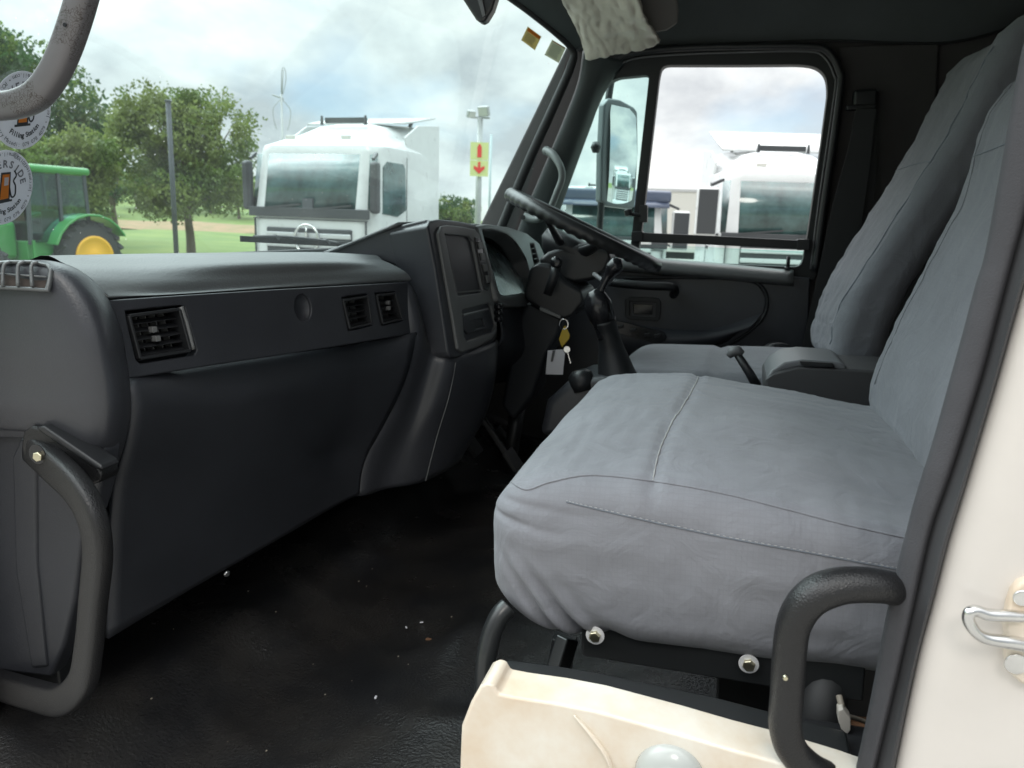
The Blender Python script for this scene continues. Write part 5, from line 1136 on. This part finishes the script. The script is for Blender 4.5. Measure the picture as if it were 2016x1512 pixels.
# ---- lorries
def lorry(label, pos, yaw, paint, W=2.5, roof=3.75, wtop=3.05, wbot=2.0, length=2.3, deflector=True, visor=False, emblem=False, group=None, dark_top=False, tall=True, chassis=True, mirror=True, lightbar=True):
    """built with x = forward, z up, origin on the ground below the front axle"""
    r = T('lorry', label, 'lorry', tuple(pos), group); r.rotation_euler = (0, 0, yaw)
    P = lambda n, mb, mt, par=None, **kw: link_local(mb, n, mt, par or r, **kw)
    xf = .75; xb = xf-length; h = W/2
    # cab body: lofted sections from bottom to roof, rounded plan
    def sec(z, xfr, hw, xbk=None):
        xbk = xb if xbk is None else xbk; rr = .30+.35*max(0, min(1, (z-wtop)/max(.1, roof-wtop))); pts = []
        for sx, sy, a0 in ((xfr-rr, hw-rr, 0), (xbk+.05, hw-.05, 90), (xbk+.05, -hw+.05, 180), (xfr-rr, -hw+rr, 270)):
            q = rr if sx > 0 and a0 in (0, 270) else .05
            for k in range(5): a = R(a0+90*k/4); pts.append((sx+q*math.cos(a), sy+q*math.sin(a), z))
        return pts
    if tall: S_ = [(.55, xf, h), (1.2, xf+.02, h), (wbot, xf, h), (wbot+.02, xf, h), (wtop, xf-.18, h-.03), (wtop+.12, xf-.22, h-.04), (roof-.30, xf-.42, h-.09), (roof-.13, xf-.66, h-.17), (roof-.04, xf-.95, h-.30), (roof, xf-1.25, h-.50)]
    else: S_ = [(.55, xf, h), (1.2, xf+.02, h), (wbot, xf, h), (wbot+.02, xf, h), (wtop, xf-.18, h-.05), (roof-.10, xf-.26, h-.08), (roof-.03, xf-.40, h-.16), (roof, xf-.6, h-.3)]
    rings = [sec(*s) for s in S_]; k = len(rings[0]); mb = MB(); mb.add([p for q in rings for p in q], [(i*k+j, i*k+(j+1) % k, (i+1)*k+(j+1) % k, (i+1)*k+j) for i in range(len(rings)-1) for j in range(k)]+[tuple(range(k))[::-1], tuple((len(rings)-1)*k+j for j in range(k))])
    body = P('cab_body', mb, paint, smooth=True, bevel=.01)
    def fx(z):
        zs = [s[0] for s in S_]; xs = [s[1] for s in S_]; return float(np.interp(z, zs, xs))
    # windscreen, wraps a little
    mb = MB(); ww = h-.05; zz_ = [wbot+.03, (wbot+wtop)/2, wtop-.03]; ys_ = np.linspace(-ww, ww, 9)
    vs_ = [(fx(z)+.025-.10*(abs(y)/ww)**5, y, z) for z in zz_ for y in ys_]; mb.add(vs_, [(i*9+j, i*9+j+1, (i+1)*9+j+1, (i+1)*9+j) for i in range(2) for j in range(8)])
    ws_ = P('windscreen', mb, VG, smooth=True, solid=.01)
    mb = MB(); mb.box((fx(wbot)+.03, -ww, wbot-.12), (fx(wbot)+.05, ww, wbot+.04)); P('scuttle', mb, DG, bevel=.01)
    if dark_top: mb = MB(); mb.box((fx(wtop)-.05, -ww-.05, wtop), (fx(wtop)+.10, ww+.05, roof-.10)); P('roof_panel', mb, BP, bevel=.06)
    for s_ in (-1, 1):     # wiper
        mb = MB(); mb.bar((fx(wbot+.1)+.06, s_*.5-.4, wbot+.02), (fx(wbot+.2)+.06, s_*.5+.35, wbot+.10), .03); P('wiper', mb, DG)
    # side windows
    for s_ in (-1, 1):
        y0 = s_*(h+.003); mb = MB(); pts = [(xf-.30, wbot-.02), (xf-.38, wtop-.22), (xf-.50, wtop-.12), (xf-1.12, wtop-.12), (xf-1.18, wtop-.2), (xf-1.18, wbot+.06), (xf-.85, wbot-.06)]
        mb.add([(a, s_*(h+.012-(.03*max(0, b-wbot)/(wtop-wbot))), b) for a, b in pts]+[(a, y0-s_*.08, b) for a, b in pts], [tuple(range(7)), tuple(range(7, 14))[::-1]]+[(i, (i+1) % 7, 7+(i+1) % 7, 7+i) for i in range(7)]); P('side_window', mb, VG, bevel=.01)
        mb = MB(); mb.box((xf-1.22, s_*(h+.002)-.004, .8), (xf-1.205, s_*(h+.002)+.004, wtop)); P('door_gap', mb, DG)
        mb = MB(); mb.box((xf-1.1, s_*(h+.01)-.02, 1.75), (xf-.95, s_*(h+.01)+.02, 1.80)); P('door_handle', mb, DG, bevel=.01)
        if mirror:
            c_ = Vector((xf-.04, s_*(h-(-.01 if emblem else -.22)), wtop-.58)); mw = .075 if emblem else .19; mb = MB(); mb.box(c_-Vector((.08, mw, .42)), c_+Vector((.08, mw, .42))); mo = P('mirror', mb, paint if not emblem else DG, bevel=.05); mb = MB(); mb.box(c_+Vector((.07, -mw+.025, -.38)), c_+Vector((.095, mw-.025, .38))); P('mirror_glass', mb, DG, mo, bevel=.02)
            mb = MB(); mb.bar(c_+Vector((-.02, -s_*.05, .46)), (xf-.2, s_*(h-.05), wtop-.02), .05); P('mirror_arm', mb, DG); mb = MB(); mb.bar(c_+Vector((-.02, -s_*.05, -.40)), (xf-.2, s_*(h-.05), wbot), .04); P('mirror_arm', mb, DG)
    # visor
    if visor:
        mb = MB(); v_ = [(fx(wtop)+.02, y, wtop+.08) for y in ys_]+[(fx(wtop)+.30-.12*(abs(y)/ww)**3, y, wtop-.10) for y in ys_]; mb.add(v_, [(j, j+1, 9+j+1, 9+j) for j in range(8)]); P('sun_visor', mb, BP if dark_top else VG, solid=.02, smooth=True)
    # grille bars and panel
    mb = MB(); mb.box((xf+.0, -.85, .95), (xf+.04, .85, 1.88)); gr = P('grille', mb, DG, bevel=.02)
    for i in range(5): mb = MB(); mb.box((xf+.03, -.84, 1.04+i*.17), (xf+.065, .84, 1.12+i*.17)); P('grille_bar', mb, SIL if emblem else paint, gr, bevel=.012)
    if emblem:
        mb = MB(); c_ = Vector((xf+.09, 0, 1.70)); K = 32; mb.tube([c_+Vector((0, .24*math.cos(t), .24*math.sin(t))) for t in np.linspace(0, 2*math.pi, K+1)[:-1]], .022, 8, closed=True)
        for a in (90, 210, 330): e_ = c_+Vector((0, .23*math.cos(R(a)), .23*math.sin(R(a)))); mb.tube([c_, e_], [.04, .006], 6)
        P('star_emblem', mb, CHR, gr, smooth=True)
        mb = MB(); mb.box((xf-.02, -.10, wbot+.02), (xf+.045, .10, wbot+.20)); P('dash_tray', mb, PST, ws_)
    mb = MB(); mb.box((xf-.05, -h, .40), (xf+.10, h, .92)); bu = P('bumper', mb, paint, bevel=.06, seg=3)
    for s_ in (-1, 1):
        mb = MB(); mb.box((xf+.08, s_*.98-.20, .60), (xf+.12, s_*.98+.20, .82)); P('headlight', mb, mat('headlight_glass', (.5, .52, .55), .1, .4) if 'headlight_glass' not in MATS else MATS['headlight_glass'], bu, bevel=.02)
    # deflector on the roof
    if deflector:
        mb = MB(); K = 9; xs_ = ((xf-1.15, roof-.12, h-.15), (xf-1.6, roof+.02, h-.12), (xb+.02, roof+.14, h-.1))
        for s_ in (-1, 1):
            mb = MB()
            pts = [(xf-1.25, s_*(h-.06), wtop+.35), (xf-1.75, s_*(h-.05), roof-.05), (xb-.35, s_*(h-.03), roof+.05), (xb-.35, s_*(h-.01), .9 if chassis else 1.2), (xb, s_*(h-.01), .9)]
            q = [(a, b-s_*.03, c__) for a, b, c__ in pts]; mb.add(pts+q, [tuple(range(5)), tuple(range(5, 10))[::-1]]+[(i, (i+1) % 5, 5+(i+1) % 5, 5+i) for i in range(5)])
            P('side_fairing', mb, paint, bevel=.01)
        mb = MB(); a_ = (xf-1.55, roof-.02); b_ = (xb-.30, roof+(.20 if emblem else .42)); v_ = []
        for j in range(9):
            y = -h+.22+(2*h-.44)*j/8; v_.append((a_[0], y, a_[1]))
        for j in range(9):
            y = -h+.10+(2*h-.2)*j/8; v_.append((b_[0], y, b_[1]))
        mb.add(v_, [(j, j+1, 9+j+1, 9+j) for j in range(8)]); P('roof_deflector', mb, paint, solid=.03, smooth=True)
        for s_ in (-1, 1):
            mb = MB(); mb.bar((xb-.1, s_*.7, roof), (xb-.25, s_*.7, roof+(.17 if emblem else .38)), .05); P('deflector_strut', mb, DG)
    mb = MB(); mb.box((xf-1.28, -.42, roof-.06), (xf-1.20, .42, roof+.035)); P('roof_hatch', mb, DG)
    for s_ in (-1, 1):
        mb = MB(); mb.tube([(xf-1.15, s_*.45, roof-.10), (xf-1.15, s_*.45, roof+.06)], [.035, .02], 8); P('roof_horn', mb, DG)
    mb = MB(); mb.box((xf-.02, -h+.12, wbot-.16), (xf+.024, h-.12, wbot-.145)); P('panel_gap', mb, DG)
    for y in (-h+.14, h-.15): mb = MB(); mb.box((xf-.02, y, .92), (xf+.022, y+.012, wbot-.16)); P('panel_gap', mb, DG)
    # marker lights
    for y in (-.55, .55): mb = MB(); mb.box((fx(wtop+.25)-.02, y-.09, wtop+.22), (fx(wtop+.25)+.04, y+.09, wtop+.29)); P('marker_lamp', mb, WP2, bevel=.01)
    # wheels and chassis
    for s_ in (-1, 1):
        for wx in ((0, -3.4) if chassis else (0,)):
            mb = MB(); mb.lathe([(0, .34), (.02, .50), (.26, .50), (.28, .34)], (wx, s_*(h-.16)-.14, .50), (0, 1, 0), 28); wh = P('wheel', mb, TYR, smooth=True)
            mb = MB(); mb.lathe([(0, .29), (.03, .27), (.05, .12), (.10, .11), (.11, 0)], (wx, s_*(h+.0), .50), (0, s_, 0), 20); P('rim', mb, SIL, wh, smooth=True)
    if chassis:
        mb = MB(); mb.box((-4.3, -.45, .70), (xb, -.33, .95)); mb.box((-4.3, .33, .70), (xb, .45, .95)); P('chassis', mb, DG)
        mb = MB(); mb.tube([(-1.75, -h+.35, .65), (-2.6, -h+.35, .65)], .30, 20); mb.tube([(-1.75, h-.35, .65), (-2.6, h-.35, .65)], .30, 20); P('fuel_tank', mb, SIL, smooth=True)
    mb = MB(); mb.box((xb+.1, -h+.02, .45), (xf-.9, h-.02, .75)); P('step_panel', mb, paint, bevel=.03)
    return r
def link_local(mb, name, mt, par, **kw):
    me = bpy.data.meshes.new(name); me.from_pydata([tuple(v) for v in mb.v], [], mb.f); me.update()
    bm = bmesh.new(); bm.from_mesh(me); bmesh.ops.recalc_face_normals(bm, faces=bm.faces); bm.to_mesh(me); bm.free()
    o = bpy.data.objects.new(name, me); COL.objects.link(o); me.materials.append(mt); o.parent = par
    if kw.get('smooth') or kw.get('bevel'):
        for p in me.polygons: p.use_smooth = True
    if kw.get('solid'): md = o.modifiers.new('t', 'SOLIDIFY'); md.thickness = kw['solid']
    if kw.get('bevel'):
        md = o.modifiers.new('b', 'BEVEL'); md.width = kw['bevel']; md.segments = kw.get('seg', 2); md.limit_method = 'ANGLE'; md.angle_limit = R(30); o.modifiers.new('w', 'WEIGHTED_NORMAL')
    return o
def look(px, d, turn):   # position at a bearing; yaw faces the camera, then turned
    p = gpos(px, d); return p, math.atan2(CAM.y-p.y, CAM.x-p.x)+R(turn)
p, a = look(655, 14.6, -32); lorry('big white lorry facing the windscreen, with round star emblem and roof wind deflector', p, a, WP, roof=3.82, wtop=3.16, wbot=2.18, emblem=True, group='lorries parked in the yard')
p, a = look(1200, 18.0, 8); lorry('low lorry with dark blue roof visor seen through the far quarter light', p, a, WP, roof=2.98, wtop=2.62, wbot=1.75, deflector=False, visor=True, dark_top=True, tall=False, group='lorries parked in the yard', length=1.9)
p, a = look(1540, 15.2, 14); lorry('white high-roof lorry with wind deflector at the right of the far door window', p, a, WP, roof=3.62, wtop=2.98, wbot=2.02, group='lorries parked in the yard')
# lorries further along the row, which the outside mirror reflects
p, a = Vector((5.2, -17, GZ)), R(86); lorry('white lorry in the row reflected in the outside mirror, nearer one', p, a, WP, roof=3.5, group='lorries parked in the yard', chassis=False)
p, a = Vector((9.4, -18.5, GZ)), R(92); lorry('white lorry in the row reflected in the outside mirror, farther one', p, a, WP, roof=3.5, group='lorries parked in the yard', chassis=False)
# white box trailer far behind
p = gpos(1300, 34); ba = bearing(1300)
bx = T('box_trailer', 'long plain white box trailer beyond the dark-topped lorry', 'trailer', tuple(p)); bx.rotation_euler = (0, 0, ba+R(90-4))
link_local(MB().box((-5.2, -1.25, 1.1), (2.6, 1.25, 3.55)), 'box', WP2, bx, bevel=.03); link_local(MB().box((-5.25, -1.28, 3.5), (2.65, 1.28, 3.62)), 'roof_rail', SIL, bx, bevel=.01)
link_local(MB().box((-5.0, -.5, .8), (2.4, .5, 1.1)), 'chassis', DG, bx)
for wx in (-4.2, -3.0, 1.6): mb = MB(); mb.lathe([(0, .35), (.03, .5), (.25, .5), (.28, .35)], (wx, -1.2, .5), (0, 1, 0), 20); mb.lathe([(0, .35), (.03, .5), (.25, .5), (.28, .35)], (wx, .92, .5), (0, 1, 0), 20); link_local(mb, 'wheel', TYR, bx, smooth=True)
# cream car behind the sign
def car(label, pos, yaw, paint):
    r = T('parked_car', label, 'car', tuple(pos)); r.rotation_euler = (0, 0, yaw)
    prof = [(-2.1, .35), (-2.15, .85), (-1.9, 1.02), (-1.5, 1.55), (-1.2, 1.68), (.2, 1.68), (.9, 1.15), (1.9, .98), (2.15, .8), (2.15, .35)]
    mb = MB(); k = len(prof)
    for y in (-.85, .85): pass
    ys2 = (-.85, -.82, .82, .85); v_ = []
    for y in ys2: 
        for a, b in prof: v_.append((a, y*(1 if b < 1.1 else .86), b))
    mb.add(v_, [(j*k+i, j*k+(i+1) % k, (j+1)*k+(i+1) % k, (j+1)*k+i) for j in range(3) for i in range(k)]+[tuple(range(k))[::-1], tuple(3*k+i for i in range(k))]); link_local(mb, 'body', paint, r, smooth=True, bevel=.06, seg=3)
    for s_ in (-1, 1):
        for q_ in ([(-1.75, 1.06), (-1.42, 1.52), (-.55, 1.56), (-.55, 1.06)], [(-.48, 1.06), (-.48, 1.56), (.12, 1.58), (.75, 1.12)]):
            mb = MB(); mb.add([(a, s_*(.865-(b-1.06)*.18), b) for a, b in q_]+[(a, s_*(.83-(b-1.06)*.18), b) for a, b in q_], [(0, 1, 2, 3), (7, 6, 5, 4)]+[(i, (i+1) % 4, 4+(i+1) % 4, 4+i) for i in range(4)]); link_local(mb, 'side_window', VG, r)
        for wx in (-1.35, 1.35): mb = MB(); mb.lathe([(0, .2), (.02, .33), (.2, .33), (.22, .2)], (wx, s_*.75-.11, .33), (0, 1, 0), 22); link_local(mb, 'wheel', TYR, r, smooth=True)
    mb = MB(); mb.add([(.25, -.68, 1.66), (.25, .68, 1.66), (.92, .74, 1.18), (.92, -.74, 1.18)], [(0, 1, 2, 3)]); link_local(mb, 'windscreen', VG, r, solid=.02)
    return r
car('cream car partly hidden behind the sign pole and steering wheel', gpos(985, 27), bearing(985)+R(95), WP2).scale = (1.12, 1.12, 1.28)
# ---- tractor
tp = gpos(42, 22.0); tra = T('farm_tractor', 'green tractor with glazed cab and yellow rear wheel rim at the far left', 'tractor', tuple(tp))
tra.rotation_euler = (0, 0, bearing(42)+R(125))      # x = forward, to the left in the picture
tb = bearing(42)
TL = lambda n, mb, mt, par=None, **kw: link_local(mb, n, mt, par or tra, **kw)
def wheel(x, y, r_, w_, lug, n_):
    mb = MB(); mb.lathe([(-w_/2, r_*.58), (-w_/2+.02, r_*.80), (-w_/2+.06, r_*.93), (-w_/4, r_*.97), (w_/4, r_*.97), (w_/2-.06, r_*.93), (w_/2-.02, r_*.80), (w_/2, r_*.58)], (x, y, r_), (0, 1, 0), 40)
    for i in range(n_):
        for s_ in (-1, 1):
            a = 2*math.pi*(i+(.5 if s_ > 0 else 0))/n_; c = Vector((x+math.cos(a)*r_*.97, y, r_+math.sin(a)*r_*.97)); c2 = Vector((x+math.cos(a+.22)*r_*.95, y+s_*w_*.52, r_+math.sin(a+.22)*r_*.95))
            mb.bar(c, c2, .055, lug*2, up=Vector((math.cos(a), 0, math.sin(a))))
    o = TL('wheel', mb, TYR)
    s_ = 1 if y > 0 else -1
    mb = MB(); mb.lathe([(0, r_*.60), (.04, r_*.60), (.035, r_*.53), (.012, r_*.47), (.010, r_*.24), (.04, r_*.18), (.05, r_*.12), (.055, 0)], (x, y+s_*w_*.5, r_), (0, s_, 0), 36); rm = TL('rim', mb, RIM, o, smooth=True)
    mb = MB()
    for i in range(8): a = 2*math.pi*i/8; mb.lathe([(0, .025), (.03, .025)], (x+math.cos(a)*r_*.2, y+s_*(w_*.5+.02), r_+math.sin(a)*r_*.2), (0, s_, 0), 6)
    return o
wheel(-1.05, .80, .88, .46, .05, 20); wheel(-1.05, -.80, .88, .46, .05, 20); wheel(1.55, .78, .62, .34, .035, 18); wheel(1.55, -.78, .62, .34, .035, 18)
mb = MB(); rz = 3.02
mb.box((-1.30, -.82, rz-.18), (.42, .82, rz)); TL('cab_roof', mb, GRN, bevel=.08, seg=4)
for y in (-1, 1):
    for x_, xt in ((.38, .30), (-.45, -.45), (-1.20, -1.15)): mb = MB(); mb.bar((x_, y*.76, 1.2), (xt, y*.74, rz-.15), .07); TL('cab_pillar', mb, PST)
    mb = MB(); mb.box((.35, y*.75-.01, 1.25), (-.42, y*.75+.01, rz-.2)); mb.box((-.48, y*.75-.01, 1.45), (-1.15, y*.75+.01, rz-.2)); TL('cab_window', mb, glass('tractor_glass', (.50, .68, .64), .12) if 'tractor_glass' not in MATS else MATS['tractor_glass'])
    mb = MB(); K = 9; v_ = []
    for i in range(K):
        a = R(18+i*(150-18)/(K-1)); 
        for yy, r_ in ((y*.52, 1.0), (y*.52, 1.06), (y*1.08, 1.06), (y*1.08, 1.0)): v_.append((-1.05+math.cos(a)*r_*1.02, yy, .88+math.sin(a)*r_))
    mb.add(v_, [(i*4+j, i*4+(j+1) % 4, (i+1)*4+(j+1) % 4, (i+1)*4+j) for i in range(K-1) for j in range(4)]+[(0, 1, 2, 3), tuple((K-1)*4+j for j in (3, 2, 1, 0))]); TL('fender', mb, GRN, bevel=.02)
    mb = MB(); mb.box((.30, y*.80-.03, rz-.14), (.55, y*.80+.05, rz-.04)); TL('marker_lamp', mb, ORG, bevel=.01)
    mb = MB(); mb.box((-.35, y*.80-.10, .55), (.35, y*.80+.10, .62)); mb.bar((.34, y*.8, .55), (.34, y*.8, 1.3), .06); TL('step', mb, GRN)
mb = MB(); mb.box((-1.2, -.70, .70), (.42, .70, 1.28)); TL('cab_base', mb, GRN, bevel=.03)
mb = MB(); mb.box((.36, -.72, 1.2), (.38, .72, rz-.18)); TL('front_glass', mb, MATS['tractor_glass'])
mb = MB(); mb.box((-.75, -.25, 1.25), (-.25, .25, 1.45)); mb.box((-.80, -.25, 1.4), (-.65, .25, 2.0)); TL('seat', mb, PST, bevel=.05)
mb = MB(); mb.box((.42, -.42, .85), (2.45, .42, 1.72)); TL('bonnet', mb, GRN, bevel=.12, seg=3)
mb = MB(); mb.box((2.40, -.36, .90), (2.50, .36, 1.60)); TL('grille', mb, DG, bevel=.02)
mb = MB(); mb.tube([(1.1, -.30, 1.6), (1.1, -.30, 2.7)], .05, 10); TL('exhaust', mb, DG, smooth=True)

M4 = Matrix.Translation(CAM) @ TILT.to_4x4() @ Matrix.Translation(-CAM)
for o in list(bpy.data.objects):
    if o not in _before and o.parent is None: o.matrix_basis = M4 @ o.matrix_basis
